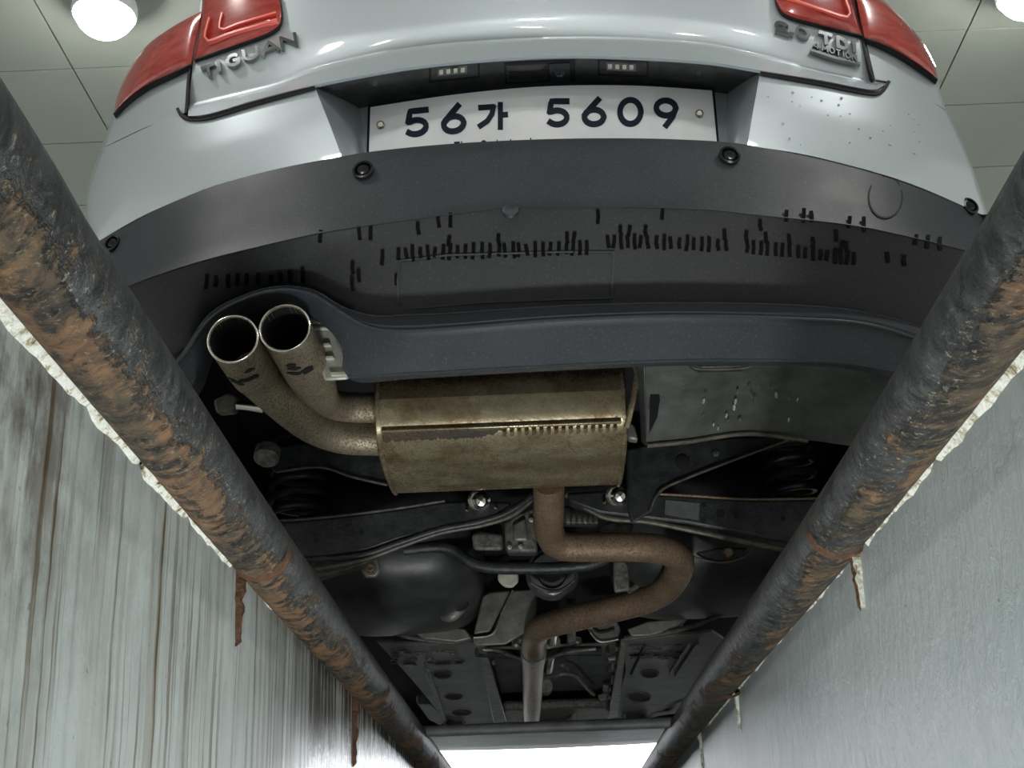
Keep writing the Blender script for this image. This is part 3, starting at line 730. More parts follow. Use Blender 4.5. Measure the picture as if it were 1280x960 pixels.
# ---- stroke letters
def arc(cx, cy, rx, ry, a0, a1, n=14): return [(cx+rx*math.cos(math.radians(a0+(a1-a0)*k/n)), cy+ry*math.sin(math.radians(a0+(a1-a0)*k/n))) for k in range(n+1)]
def seg(*p):
    out = []
    for i in range(len(p)-1):
        for k in range(4): out.append((p[i][0]+(p[i+1][0]-p[i][0])*k/4, p[i][1]+(p[i+1][1]-p[i][1])*k/4))
    out.append(p[-1]); return out
FONT = {   # unit box, y down
 'T': [seg((0, 0.06), (1, 0.06)), seg((.5, .06), (.5, 1))], 'I': [seg((.5, 0), (.5, 1))], 'D': [seg((.08, .05), (.08, .95)), [(.08, .05)]+arc(.4, .5, .55, .45, -90, 90)+[(.08, .95)]],
 'G': [arc(.5, .5, .48, .48, -50, -330)+[(.95, .55)], seg((.95, .55), (.55, .55))], 'U': [[(.05, 0), (.05, .3), (.05, .6)]+arc(.5, .6, .45, .36, 180, 0)+[(.95, .3), (.95, 0)]],
 'A': [seg((0, 1), (.5, 0), (1, 1)), seg((.2, .66), (.8, .66))], 'N': [seg((.05, 1), (.05, 0)), seg((.05, 0), (.95, 1)), seg((.95, 1), (.95, 0))],
 'M': [seg((.03, 1), (.1, 0)), seg((.1, 0), (.5, .75), (.9, 0)), seg((.9, 0), (.97, 1))], 'O': [arc(.5, .5, .48, .48, 0, 360, 22)],
 '2': [arc(.5, .28, .42, .26, 190, 360)+seg((.92, .32), (.06, .95))[1:], seg((.06, .95), (1, .95))], '0': [arc(.5, .5, .44, .48, 0, 360, 22)], '.': [seg((.3, .93), (.7, .93))],
 '4': [seg((.7, 1), (.7, 0), (.02, .7), (1, .7))], 'h': [seg((.1, 0), (.1, 1)), arc(.45, .65, .35, .3, 180, 360)+[(.8, 1)]], 'e': [[(.1, .65), (.9, .65)]+arc(.5, .68, .4, .32, 0, -300)],
 'r': [seg((.2, .4), (.2, 1)), arc(.55, .65, .35, .25, 180, 290)], 'i': [seg((.5, .4), (.5, 1)), seg((.5, .05), (.5, .15))], 'g': [arc(.5, .68, .38, .3, 0, 360, 16), seg((.88, .4), (.88, 1.2))],
 'n': [seg((.15, .4), (.15, 1)), arc(.5, .68, .35, .28, 180, 360)+[(.85, 1)]], 'a': [arc(.5, .7, .38, .3, 0, 360, 16), seg((.88, .4), (.88, 1))], 'l': [seg((.5, 0), (.5, 1))], ' ': []}
def glyph(ch, o, ex, ey): return [[(o[0]+ex[0]*u+ey[0]*v, o[1]+ex[1]*u+ey[1]*v) for (u, v) in ln] for ln in FONT[ch]]
put_sil = lambda px, py, o: surf(px, py, Ysil, o)
def badge(chars, name, wd, lift=-0.011, depth=0.006, mat='chrome', parent=None, label=None):
    root = empty(name, surf(*chars[0][1], Ysil), parent)
    if label: root['label'] = label
    for (ch, o, ex, ey) in chars:
        g = G(); g.strokes(glyph(ch, o, ex, ey), wd, put_sil, lift, depth); build(g, 'badge_letter', M[mat], root)
# three levels only: letters hang directly on the tailgate
def badge_flat(chars, wd, parent, name='badge_letter', lift=-0.011, depth=0.008, mat='chrome'):
    for (ch, o, ex, ey) in chars:
        g = G(); g.strokes(glyph(ch, o, ex, ey), wd, put_sil, lift, depth); build(g, name, M[mat], parent)
tig = []
for ch, x, y, wx in (('T', 252, 84, 15), ('I', 268, 77, 9), ('G', 283, 71, 15), ('U', 303, 63.5, 18), ('A', 326, 55.5, 20), ('N', 350, 47.5, 19)):
    tig.append((ch, (x, y), (wx, -wx*0.33), (2.0, 12.5)))
badge_flat(tig, 3.9, tgate)
tdi = [('2', (969, 26), (16, 5), (1, 12)), ('.', (985, 30), (7, 2), (1, 12)), ('0', (995, 31), (16, 5), (1, 13)), ('T', (1025, 39), (14, 4), (1, 13)), ('D', (1046, 45), (13, 5), (1, 13)), ('I', (1064, 49), (7, 2), (1, 13))]
badge_flat(tdi, 4.2, tgate)
x, y = 1016.0, 52.0
mot = []
for ch, wx in (('4', 10), ('M', 8), ('O', 7), ('T', 6.5), ('I', 3.5), ('O', 7), ('N', 7)):
    mot.append((ch, (x, y), (wx*0.8, wx*0.8*0.3), (0.5, 7))); x += wx*1.17; y += wx*1.17*0.31
badge_flat(mot, 1.7, tgate)
g = G(); g.strokes([[(1014, 62), (1045, 72), (1075, 79)]], 3, put_sil, -0.010, 0.008); build(g, 'badge_bar', M['chrome'], tgate)
# gap lines round the tailgate
def gapline(pts, wd, parent, off):
    g = G(); g.strokes([catmull(pts, 30)], wd, put_sil, off, 0.02); build(g, 'shut_gap', M['gap'], parent)
gapline([(247, 24), (243, 50), (236, 90), (233, 128), (232, 140)], 3.0, CAR, -0.0075)
gapline([(222, 136), (226, 143), (236, 148), (262, 146), (319, 129), (392, 109)], 4.0, CAR, -0.0085)
gapline([(1066, -5), (1076, 40), (1086, 80), (1092, 97)], 3.0, CAR, -0.0075)
gapline([(952, 91), (1025, 104), (1089, 116), (1104, 112), (1111, 102)], 4.0, CAR, -0.0085)
# ---- taillights
def light(curves, name, guides, parent, bul=0.012):
    rows = patch(curves, 24, 10, Ysil, -0.012, bul)
    g = G(); g.shell(rows, (0, 0.02, 0)); o = build(g, name, M['lens'], parent, ang=60)
    for ln, wd in guides:
        g = G(); g.strokes([catmull(ln, 16)], wd, put_sil, -0.0265, 0.010); build(g, 'light_guide', M['lens_guide'], o)
    g = G(); e0 = catmull(curves[-1], 24); g.strokes([e0], 1.5, put_sil, -0.0125, 0.02); build(g, 'lamp_seal', M['gap'], o)
light([[(254, -70), (300, -85), (335, -85)], [(252, 12), (300, -8), (346, -8)], [(243, 74), (290, 58), (338, 40), (352, 24), (349, -5)]], 'tail_light', [([(261, 22), (257, 50), (290, 40), (345, 24)], 2.4), ([(277, 16), (275, 36), (300, 28), (344, 15)], 2.0)], CAR)
light([[(1060, -70), (1000, -85), (974, -85)], [(1066, 0), (1015, -10), (970, -12)], [(1078, 44), (1025, 31), (984, 19), (972, 6), (969, -8)]], 'tail_light', [([(1056, -4), (1062, 20), (1030, 12), (985, -4)], 2.4)], CAR)
light([[(252, 14), (215, 34), (178, 62), (155, 97), (144, 128)], [(245, 45), (220, 60), (185, 85), (160, 112), (143, 136)], [(238, 80), (212, 93), (187, 105), (160, 124), (142, 142)]], 'tail_light', [], CAR, 0.010)
light([[(1069, -12), (1100, -2), (1124, 18), (1153, 52), (1170, 84)], [(1075, 20), (1100, 26), (1124, 42), (1150, 68), (1171, 92)], [(1081, 47), (1100, 54), (1122, 65), (1150, 83), (1172, 99)]], 'tail_light', [], CAR, 0.010)
# ---- number plate
plate = empty('number_plate', at(680, 175, Y=1.78), CAR); plate['label'] = 'white number plate reading 56가 5609'
PT = [(463, 134), (570, 118), (680, 108), (790, 107), (890, 113)]; PB = [(461, 194), (570, 186), (680, 181), (790, 181), (897, 187)]
g = G(); g.shell(patch([[(460, 131), (570, 114.5), (680, 104.5), (790, 103.5), (893, 109.5)], [(458, 198), (570, 190), (680, 185), (790, 185), (900, 191)]], 30, 4, Yplate, 0.006), (0, 0.01, 0)); build(g, 'plate_frame', M['ink'], plate)
g = G(); g.shell(patch([PT, PB], 30, 4, Yplate, 0.0), (0, 0.004, 0)); build(g, 'plate_sheet', M['white'], plate)
put_pl = lambda px, py, o: surf(px, py, Yplate, o)
PF = {'5': [seg((.95, .06), (.22, .06), (.14, .46))+[], [(.14, .46)]+arc(.48, .68, .44, .27, -125, 140)],
      '6': [[(.70, .02), (.45, .25), (.20, .5)]+[], arc(.50, .69, .42, .28, 0, 360, 24), [(.70, .02), (.36, .34), (.10, .62)]],
      '0': [arc(.5, .5, .44, .46, 0, 360, 26)], '9': [arc(.50, .31, .42, .28, 0, 360, 24), [(.92, .32), (.80, .62), (.50, .97)]],
      'ga': [seg((.02, .1), (.52, .1)), [(.52, .1), (.47, .4), (.30, .68), (.02, .88)], seg((.78, 0), (.78, 1)), seg((.78, .46), (1.0, .46))]}
PF['6'] = PF['6'][1:]
for ch, x0, y0, x1, y1, sk in (('5', 503, 133, 538, 172, -3), ('6', 549, 128, 585, 168, -3), ('ga', 596, 127, 636, 163, -2), ('5', 680, 121, 714, 160, 0), ('6', 725, 120, 760, 159, 0), ('0', 770, 120, 806, 159, 0), ('9', 815, 121, 850, 161, 1)):
    g = G(); pd = 3.2
    g.strokes([[(x0+pd+(x1-x0-2*pd)*u, y0+pd+(y1-y0-2*pd)*v+sk*(u-.5)) for u, v in ln] for ln in PF[ch]], 7.0 if ch != 'ga' else 6.4, put_pl, -0.0016, 0.003)
    build(g, 'plate_character', M['ink'], plate)
for (x0, y0) in ((476, 157), (874, 143)):
    c_ = surf(x0, y0, Yplate, 0); g = G(); g.lathe(c_, (0, -1, -0.2), [(0.0065, -0.001), (0.0065, 0.004), (0.004, 0.006), (0, 0.006)], 8); build(g, 'plate_bolt', M['bolt'], plate)
x = 568
for ch in 'The Original':
    if ch != ' ':
        g = G(); t_ = (x-568)/100; g.strokes(glyph(ch, (x, 177.5-5*t_), (6, -0.4), (0, 7)), 1.4, put_pl, -0.0016, 0.002); build(g, 'frame_letter', M['ink'], plate)
    x += 8.4
# ---- upper body, out of the picture but casting the shade under the car
def ring(y, hw, z0, z1, zr, hr):
    half = [(hw*0.9, z0), (hw, z0+0.15), (hw, z1), (hr, zr-0.06), (hr*0.7, zr)]
    return [(XC+a, y, b) for a, b in half]+[(XC-a, y, b) for a, b in half[::-1]]
g = G(); g.grid([ring(2.48, 0.80, 0.45, 1.10, 1.45, 0.56), ring(2.75, 0.88, 0.42, 1.08, 1.66, 0.56), ring(4.2, 0.89, 0.32, 1.02, 1.68, 0.56), ring(4.75, 0.89, 0.32, 1.02, 1.5, 0.58), ring(5.1, 0.88, 0.38, 1.0, 1.1, 0.70), ring(5.9, 0.82, 0.40, 0.85, 0.92, 0.62), ring(6.08, 0.66, 0.34, 0.62, 0.70, 0.5)])
build(g, 'body_shell', M['silver'], CAR)
g = G(); g.shell([[V((XC+x*0.56, 1.93+0.10*x*x+0.05, 1.2)) for x in (-1, -.5, 0, .5, 1)], [V((XC+x*0.5, 2.52+0.08*x*x, 1.62)) for x in (-1, -.5, 0, .5, 1)]], (0, 0.01, 0)); build(g, 'rear_window', M['glass'], CAR)
# wheels
for (x, y) in ((-0.77, 2.66), (0.77, 2.66), (-0.77, 5.26), (0.77, 5.26)):
    s = 1 if x > 0 else -1
    wo = empty('wheel', (XC+x, y, 0), CAR)
    g = G(); g.lathe((XC+x, y, 0.335), (s, 0, 0), [(0.21, -0.10), (0.29, -0.112), (0.325, -0.10), (0.335, -0.07), (0.335, 0.07), (0.325, 0.10), (0.29, 0.112), (0.21, 0.10), (0.21, -0.10)], 40); build(g, 'tyre', M['rubber'], wo)
    g = G(); g.lathe((XC+x, y, 0.335), (s, 0, 0), [(0.212, -0.10), (0.20, -0.08), (0.19, 0.05), (0.06, 0.085), (0.0, 0.085)], 32); build(g, 'rim', M['alu'], wo)

# ================================================================== underside
UB = CAR
# floor pan above everything
g = G()
g.grid([[(XC-0.74, 1.86, 0.60), (XC+0.74, 1.86, 0.60)], [(XC-0.80, 2.05, 0.58), (XC+0.80, 2.05, 0.58)], [(XC-0.82, 2.9, 0.48), (XC+0.82, 2.9, 0.48)], [(XC-0.84, 3.2, 0.33), (XC+0.84, 3.2, 0.33)], [(XC-0.84, 5.0, 0.33), (XC+0.84, 5.0, 0.33)], [(XC-0.8, 5.9, 0.40), (XC+0.8, 5.9, 0.40)]])
build(g, 'floor_pan', M['floorpan'], UB)
for s in (-1, 1):
    g = G(); g.grid([[(XC+s*0.60, 1.98, 0.34), (XC+s*0.60, 3.1, 0.34)], [(XC+s*0.58, 1.90, 0.62), (XC+s*0.58, 3.1, 0.62)]]); build(g, 'wheel_arch', M['floorpan'], UB)
g = G(); g.grid([[(XC-0.60, 1.90, 0.43), (XC+0.60, 1.90, 0.43)], [(XC-0.70, 1.93, 0.62), (XC+0.70, 1.93, 0.62)]]); build(g, 'bumper_beam', M['floorpan'], UB)

def P(px, py, Y): return at(px, py, Y=Y)
def poly(name, pts, Y, vec, mat, parent=UB, bevel=0.004):
    g = G(); g.prism([P(x, y, Y) if len(q) == 0 else P(x, y, q[0]) for (x, y, *q) in pts], vec); return build(g, name, mat, parent, bevel=bevel, ang=30)
def pipe(name, pts, r, mat, parent=UB, n=16, steps=None, caps=True):
    g = G(); g.tube([P(x, y, Y) for (x, y, Y) in pts], r, n, caps, steps or max(12, len(pts)*6)); return build(g, name, mat, parent)

# ---- muffler
sec = [(1.985, 0.385), (1.989, 0.358), (2.003, 0.335), (2.036, 0.3165), (2.09, 0.3085), (2.15, 0.306), (2.22, 0.308), (2.268, 0.318), (2.292, 0.345), (2.295, 0.39), (2.27, 0.44), (2.20, 0.465), (2.10, 0.468), (2.03, 0.452), (1.998, 0.42)]
secC = catmull(sec+[sec[0]], 57)[:-1]
XL, XR = -0.243, 0.143
def secat(x, sc=1.0, dz=0.0): return [(x, 2.14+(y-2.14)*sc, 0.385+(z-0.385)*sc+dz) for y, z in secC]
muf = empty('exhaust_muffler', ((XL+XR)/2, 2.14, 0.3), CAR)
g = G(); g.grid([secat(XL)+[secat(XL)[0]]]+[[(a, b, c) for a, b, c in secat(XL+(XR-XL)*t/8)+[secat(XL+(XR-XL)*t/8)[0]]] for t in range(1, 9)]); mb = build(g, 'muffler_body', M['muffler'], muf, ang=60)
for (x, s) in ((XL, -1), (XR, 1)):
    g = G(); r_ = [secat(x-s*0.004, 1.03), secat(x+s*0.001, 1.04), secat(x+s*0.004, 1.0), secat(x-s*0.002, 0.96)]
    g.grid(r_, close=True); b0 = len(g.v); n0 = len(secC)
    g.f.append(tuple(range(b0-n0, b0))); build(g, 'end_cap', M['muffler'], muf, ang=45)
g = G(); ys, zs = 1.999, 0.337
g.box(((XL+XR)/2, ys-0.004, zs), (XR-XL-0.012, 0.006, 0.008), Matrix.Rotation(math.radians(-25), 3, 'X')); build(g, 'lock_seam', M['muffler'], muf, bevel=0.002)
for k in range(16):
    g = G(); xx = -0.045+k*0.0115; g.box((xx, ys+0.006, zs-0.008), (0.004, 0.010, 0.007), Matrix.Rotation(math.radians(-25), 3, 'X') @ Matrix.Rotation(0.5, 3, 'Y')); build(g, 'crimp', M['muffler'], muf)
secD = catmull([(1.997, 0.342), (2.003, 0.335), (2.036, 0.3165), (2.09, 0.3085), (2.15, 0.306)], 120)
def onsec(d):
    L_ = 0
    for a, b in zip(secD, secD[1:]):
        L_ += math.dist(a, b)
        if L_ >= d: break
    n_ = V((0, b[1]-a[1], -(b[0]-a[0]))).normalized()
    n_ = n_ if n_.z < 0 else -n_
    return V((0, b[0], b[1]))+n_*0.0012
rows = [[] for _ in range(5)]
for k in range(70):   # crust of rust under the seam
    x = XL+0.006+k*0.0031; f = 1 if k < 50 else max(0.05, (66-k)/16)
    a = noise.noise(V((k*0.33, 1, 0)))*0.5+noise.noise(V((k*1.3, 4, 0)))*0.5
    d = max(0.002, (0.020+0.016*a)*f)
    for q in range(5): rows[q].append(V((x, 0, 0))+onsec(0.004+d*q/4))
g = G(); g.shell(rows, (0, 0.005, 0.005)); build(g, 'rust_crust', M['grimy'], muf, ang=60)
# ---- tailpipes
def tip(px, py, Y0, name):
    c = P(px, py, Y0); r = 0.0352
    o = empty(name, c, CAR); return o, c, r
for (px, py, path) in ((291, 424, 1), (356, 410, 2)):
    o, c, r = tip(px, py, 1.70, 'tailpipe')
    g = G(); ax = V((0.03, 1, 0.0))
    ln = 0.13 if path == 1 else 0.20
    g.lathe(c, ax, [(r*0.93, ln), (r*0.93, 0.0), (r, -0.001), (r*1.01, 0.003), (r, 0.02), (r, ln*0.75), (r*0.97, ln)], 36); build(g, 'pipe_tip', M['tailpipe'], o, ang=50)
    g = G(); g.lathe(c, ax, [(r*0.928, 0.003), (r*0.92, ln-0.01), (0, ln-0.01)], 30); build(g, 'soot_lining', M['soot'], o)
    g = G(); ring_ = [c+ax.orthogonal().normalized()*0 for _ in range(0)]
    u = ax.orthogonal().normalized(); w_ = ax.normalized().cross(u)
    g.tube([c+(u*math.cos(a)+w_*math.sin(a))*r*0.985 for a in [2*PI*k/48 for k in range(48)]], 0.0014, 8, False, None, True); build(g, 'rolled_rim', M['steel'], o)
    e = c+ax*ln
    if path == 1:
        g = G(); pts = [c+ax*(ln-0.004), c+ax*(ln+0.012)]+[P(362, 511, 1.935), P(395, 535, 2.01), P(432, 547, 2.05), P(488, 549, 2.07)]
        g.tube(pts, [0.033, 0.0315, 0.0285, 0.0272, 0.0268, 0.0268], 22, True, 40); build(g, 'bend_pipe', M['tailpipe'], o)
    else:
        g = G(); pts = [c+ax*(ln-0.004), c+ax*(ln+0.02), c+ax*(ln+0.09), c+ax*(ln+0.14)+V((0.03, 0, 0.005)), c+ax*(ln+0.16)+V((0.12, 0, 0.01))]
        g.tube(pts, [0.033, 0.0315, 0.027, 0.027, 0.027], 22, True, 36); build(g, 'bend_pipe', M['tailpipe'], o)
    rr = random.Random(path)
    for k in range(5):   # black flakes on the lower side of the tips
        a = rr.uniform(-0.5, 0.6); d = rr.uniform(0.035, 0.085); dirp = V((math.sin(a)*0.9, 0, -math.cos(a)))
        g = G(); p0 = c+ax*d+dirp.normalized()*(r*1.005); tx = V((math.cos(a), 0, math.sin(a)))
        g.prism([p0+tx*rr.uniform(0.006, 0.012)*math.cos(b)+V((0, 1, 0))*rr.uniform(0.004, 0.007)*math.sin(b) for b in [k2*PI/4 for k2 in range(8)]], dirp*0.0008); build(g, 'soot_flake', M['soot'], o)
# heat shield beside tailpipes
hs = empty('exhaust_heat_shield', P(415, 470, 1.86), CAR)
poly('shield_plate', [(380, 384), (402, 394), (420, 420), (432, 445), (436, 474), (405, 476), (392, 430)], 1.82, (0, 0.01, 0.003), M['shield'], hs)
for (a, b, y, w2) in ((386, 412, 402, 5), (390, 420, 410, 3), (398, 412, 431, 4), (402, 416, 447, 4), (412, 436, 467, 5)):
    poly('shield_rib', [(a, y-w2/2), (b, y-w2/2-1), (b+2, y+w2/2-1), (a+2, y+w2/2)], 1.815, (0, 0.01, 0), M['tag'], hs, 0.001)
# hangers
pipe('exhaust_hanger', [(286, 506, 1.95), (305, 507, 1.95), (330, 511, 1.95)], 0.0075, M['steel'])
poly('hanger_rubber', [(266, 500), (285, 490), (297, 496), (292, 514), (270, 516)], 1.94, (0, 0.03, 0.005), M['edge_metal'])
pipe('exhaust_hanger', [(788, 454, 1.97), (795, 460, 1.965), (795, 478, 1.96), (789, 510, 1.96), (783, 535, 1.97)], 0.0048, M['muffler'])
poly('hanger_bracket', [(783, 525), (793, 530), (798, 550), (785, 548)], 2.03, (0, 0.02, 0), M['heat'])
# ---- front exhaust pipe
pipe('exhaust_pipe', [(686, 604, 2.27), (686, 640, 2.34), (687, 666, 2.42), (700, 682, 2.455), (740, 684, 2.465), (795, 684, 2.475), (832, 688, 2.49), (850, 702, 2.54), (840, 728, 2.64), (815, 747, 2.71), (760, 763, 2.78), (705, 776, 2.85), (675, 786, 2.92), (667, 800, 3.05), (667, 818, 3.2), (666, 850, 3.65), (665, 886, 4.2), (665, 898, 4.5)], 0.0275, M['exhaust'], n=24, steps=110)
pipe('pipe_clamp', [(667, 812, 3.15), (667, 822, 3.27)], 0.0305, M['edge_metal'], n=20, steps=4)
poly('pipe_bracket', [(766, 701), (786, 701), (787, 738), (768, 740)], 2.68, (0, 0.012, 0), M['cast'])
pipe('pipe_bracket', [(806, 712, 2.72), (800, 728, 2.72), (786, 738, 2.70)], 0.007, M['cast'])
# ---- spare wheel well / rear floor on the right
wellrows = []
for t in range(9):
    f = t/8
    top = catmull([(806, 440), (860, 440), (960, 438), (1060, 440), (1130, 455)], 24); bot = catmull([(808, 556), (860, 551), (935, 541), (1010, 550), (1080, 560)], 24)
    wellrows.append([P(a[0]+(b[0]-a[0])*f, a[1]+(b[1]-a[1])*f, 1.84+0.22*f+0.015*math.sin(PI*f)+0.10*max(0, i/23-0.6)) for i, (a, b) in enumerate(zip(top, bot))])
wellrows.append([V((p.x, p.y+0.01, p.z+0.10)) for p in wellrows[-1]])
g = G(); g.shell(wellrows, (0, 0.006, 0.006)); wellp = build(g, 'spare_wheel_well', M['well'], CAR, ang=45)
g = G(); g.tube([P(x, y, 2.055) for x, y in catmull([(809, 557), (860, 552), (935, 542), (1010, 551)], 16)], 0.004, 8); build(g, 'well_flange', M['edge_metal'], wellp)
poly('well_opening', [(813, 490), (821, 486), (825, 500), (822, 520), (812, 540)], 1.955, (0, 0.01, 0), M['gap'], wellp, 0)
poly('well_side', [(797, 455, 1.88), (807, 455, 1.86), (809, 556, 2.06), (802, 552, 2.08)], 1.9, (0, 0.02, 0.004), M['dark'])
poly('tow_bracket', [(856, 444), (863, 454), (874, 461), (933, 459), (943, 446)], 1.80, (0, 0.02, 0), M['black_metal'])
pipe('tow_bracket', [(856, 446, 1.795), (864, 455, 1.795), (875, 461, 1.795), (934, 459, 1.795), (944, 446, 1.795)], 0.002, M['edge_metal'], n=8)
rr = random.Random(11)
for k in range(26):  # mud flecks splashed on the well
    x = rr.uniform(850, 1000); y = rr.uniform(475, 535); f = (y-440)/113
    p = P(x, y, 1.84+0.22*f+0.010); s = rr.uniform(0.0009, 0.0022)
    g = G(); g.prism([p+V((s*math.cos(a), -0.001, s*rr.uniform(1.0, 2.6)*math.sin(a))) for a in [b*PI/3 for b in range(6)]], (0, 0.008, 0)); build(g, 'mud_fleck', M['heat'] if k % 3 else M['tag'], wellp)
# ---- suspension: upper arms
ua = poly('upper_arm', [(784, 562), (808, 556), (880, 549), (960, 545), (1015, 538), (972, 556), (920, 574), (860, 596), (828, 612), (815, 640), (790, 655), (784, 630)], 2.40, (0, 0.05, 0.015), M['black_metal'])
pipe('arm_flange', [(812, 640, 2.395), (825, 614, 2.395), (860, 597, 2.395), (920, 574, 2.395), (985, 550, 2.395)], 0.003, M['edge_metal'], ua, 8)
for (x, y, r, m) in ((853, 578, 0.013, 'gap'), (895, 567, 0.006, 'cast')):
    c_ = P(x, y, 2.398); g = G(); g.lathe(c_, (0, -1, 0), [(r, -0.004), (r, 0.002), (r*0.6, 0.003), (0, 0.003)], 16); build(g, 'arm_hole' if m == 'gap' else 'arm_bolt', M[m], ua)
ub = poly('upper_arm', [(330, 560), (400, 552), (476, 548), (486, 606), (440, 595), (400, 583), (340, 590)], 2.42, (0, 0.05, 0.015), M['black_metal'])
pipe('arm_flange', [(484, 606, 2.415), (440, 596, 2.415), (400, 584, 2.415), (345, 590, 2.415)], 0.003, M['edge_metal'], ub, 8)
g = G(); c_ = P(333, 573, 2.2); g.lathe(c_, (0, -0.5, -1), [(0.022, -0.02), (0.022, 0.0), (0.016, 0.006), (0, 0.008)], 20); build(g, 'bump_stop', M['cast'], CAR)
# lower arms
la = poly('lower_arm', [(330, 652), (380, 649), (440, 643), (500, 635), (556, 626), (600, 625), (640, 628), (612, 652), (560, 660), (500, 675), (460, 689), (400, 697), (330, 700)], 2.43, (0, 0.07, 0.012), M['black_metal'], bevel=0.006)
pipe('arm_flange', [(330, 652, 2.425), (380, 649, 2.425), (440, 643, 2.425), (500, 635, 2.425), (556, 626, 2.425)], 0.0028, M['edge_metal'], la, 8)
pipe('arm_flange', [(395, 712, 2.44), (450, 701, 2.44), (500, 683, 2.44), (550, 666, 2.44), (604, 656, 2.44), (640, 644, 2.44), (668, 622, 2.44)], 0.0048, M['edge_metal'], la, 10)
pipe('arm_flange', [(380, 700, 2.43), (450, 694, 2.43), (500, 678, 2.43), (550, 662, 2.43), (600, 652, 2.43), (635, 640, 2.43), (665, 620, 2.43)], 0.0055, M['black_metal'], la, 10)
for (x, y) in ((395, 675), (452, 665)):
    c_ = P(x, y, 2.428); g = G(); g.lathe(c_, (0, -1, 0), [(0.004, -0.004), (0.004, 0.001), (0, 0.001)], 12); build(g, 'arm_hole', M['gap'], la)
poly('arm_bracket', [(372, 702), (470, 694), (455, 706), (400, 722), (370, 724)], 2.47, (0, 0.03, 0), M['edge_metal'], la)
lug = poly('tank_lug', [(452, 698), (472, 696), (476, 712), (470, 721), (456, 722), (450, 712)], 2.50, (0, 0.012, 0), M['alu'])
c_ = P(463, 710, 2.497); g = G(); g.lathe(c_, (0, -1, 0), [(0.010, 0), (0.009, 0.006), (0.006, 0.007), (0, 0.004)], 12); build(g, 'lug_bolt', M['exhaust'], lug)
lb = poly('lower_arm', [(708, 616), (770, 612), (818, 617), (870, 620), (940, 624), (1070, 622), (1070, 690), (1010, 684), (930, 668), (860, 655), (800, 648), (750, 642), (712, 628)], 2.43, (0, 0.07, 0.012), M['black_metal'], bevel=0.006)
pipe('arm_flange', [(816, 617, 2.425), (870, 620, 2.425), (940, 624, 2.425), (1070, 622, 2.425)], 0.0028, M['exhaust'], lb, 8)
pipe('arm_flange', [(708, 618, 2.44), (735, 636, 2.44), (762, 648, 2.44), (810, 652, 2.44), (870, 664, 2.44), (930, 677, 2.44), (1010, 694, 2.44)], 0.0055, M['edge_metal'], lb, 10)
for (x, y, r) in ((880, 632, 3), (901, 642, 4.5), (921, 644, 3.5), (879, 651, 3), (979, 648, 3)):
    c_ = P(x, y, 2.428); g = G(); g.lathe(c_, (0, -1, 0), [(r*0.00145, -0.004), (r*0.00145, 0.001), (0, 0.001)], 12); build(g, 'arm_hole', M['gap'], lb)
poly('arm_sticker', [(832, 625), (875, 629), (873, 650), (831, 643)], 2.4285, (0, 0.002, 0), M['panel'], lb, 0)
# big subframe bolts and studs
for (x, y, y2, st) in ((601, 622, 2.40, ((584, 637), (620, 634))), (775, 616, 2.40, ((755, 627), (790, 627)))):
    c_ = P(x, y, y2); o = empty('subframe_bolt', c_, CAR)
    g = G(); g.lathe(c_+V((0, 0.02, 0)), (0, -1, -0.35), [(0.017, -0.01), (0.017, 0.004), (0.012, 0.008), (0.012, 0.014), (0.009, 0.020), (0.0, 0.022)], 24); build(g, 'bolt_head', M['steel'], o)
    g = G(); g.lathe(c_+V((-0.006, 0.022, 0.002)), (0, -1, -0.3), [(0.018, -0.008), (0.019, 0.0), (0.015, 0.003), (0, 0.003)], 24); build(g, 'washer', M['bolt'], o)
    for (sx_, sy_) in st:
        p = P(sx_, sy_, 2.425); g = G(); g.lathe(p, (0, -1, -0.5), [(0.003, -0.004), (0.003, 0.008), (0.0, 0.010)], 10); build(g, 'stud', M['steel'], o)
# springs
for (px, py, r) in ((372, 600, 0.052), (985, 575, 0.046)):
    c_ = P(px, py, 2.56); g = G()
    g.tube([(c_.x+r*math.cos(a), c_.y+r*math.sin(a), c_.z-0.09+0.030*a/(2*PI)) for a in [k*2*PI/20 for k in range(121)]], 0.0075, 10); build(g, 'coil_spring', M['spring'], CAR)
# ---- differential and middle bits
df = empty('differential', P(650, 670, 2.6), CAR)
poly('side_cover', [(589, 668), (600, 664), (628, 668), (628, 688), (592, 688)], 2.52, (0, 0.08, 0.02), M['cast'], df, 0.006)
poly('cover_web', [(592, 655), (626, 655), (628, 672), (604, 666)], 2.56, (0, 0.05, 0.01), M['dark'], df)
poly('gear_case', [(630, 652), (650, 640), (668, 634), (672, 690), (632, 690)], 2.55, (0, 0.15, 0.03), M['cast'], df, 0.006)
poly('case_boss', [(640, 655), (657, 646), (660, 676), (642, 676)], 2.54, (0, 0.02, 0), M['heat'], df, 0.005)
for (x, y) in ((637, 684), (651, 683), (664, 650)):
    p = P(x, y, 2.545); g = G(); g.lathe(p, (0, -1, -0.3), [(0.005, -0.003), (0.005, 0.004), (0, 0.005)], 6); build(g, 'case_bolt', M['alu'], df)
poly('fin_block', [(704, 632), (722, 634), (748, 646), (748, 656), (704, 654)], 2.60, (0, 0.10, 0.02), M['dark'], df)
for k in range(6):
    x = 708+k*7; yt = 634+max(0, (x-718))*0.42; poly('cooling_fin', [(x, yt), (x+4.5, yt+1), (x+4.5, 654), (x, 653)], 2.585, (0, 0.03, 0.004), M['alu'], df, 0.001)
poly('diff_mount', [(750, 657), (772, 650), (792, 655), (790, 664), (752, 664)], 2.50, (0, 0.05, 0.01), M['cast'], df)
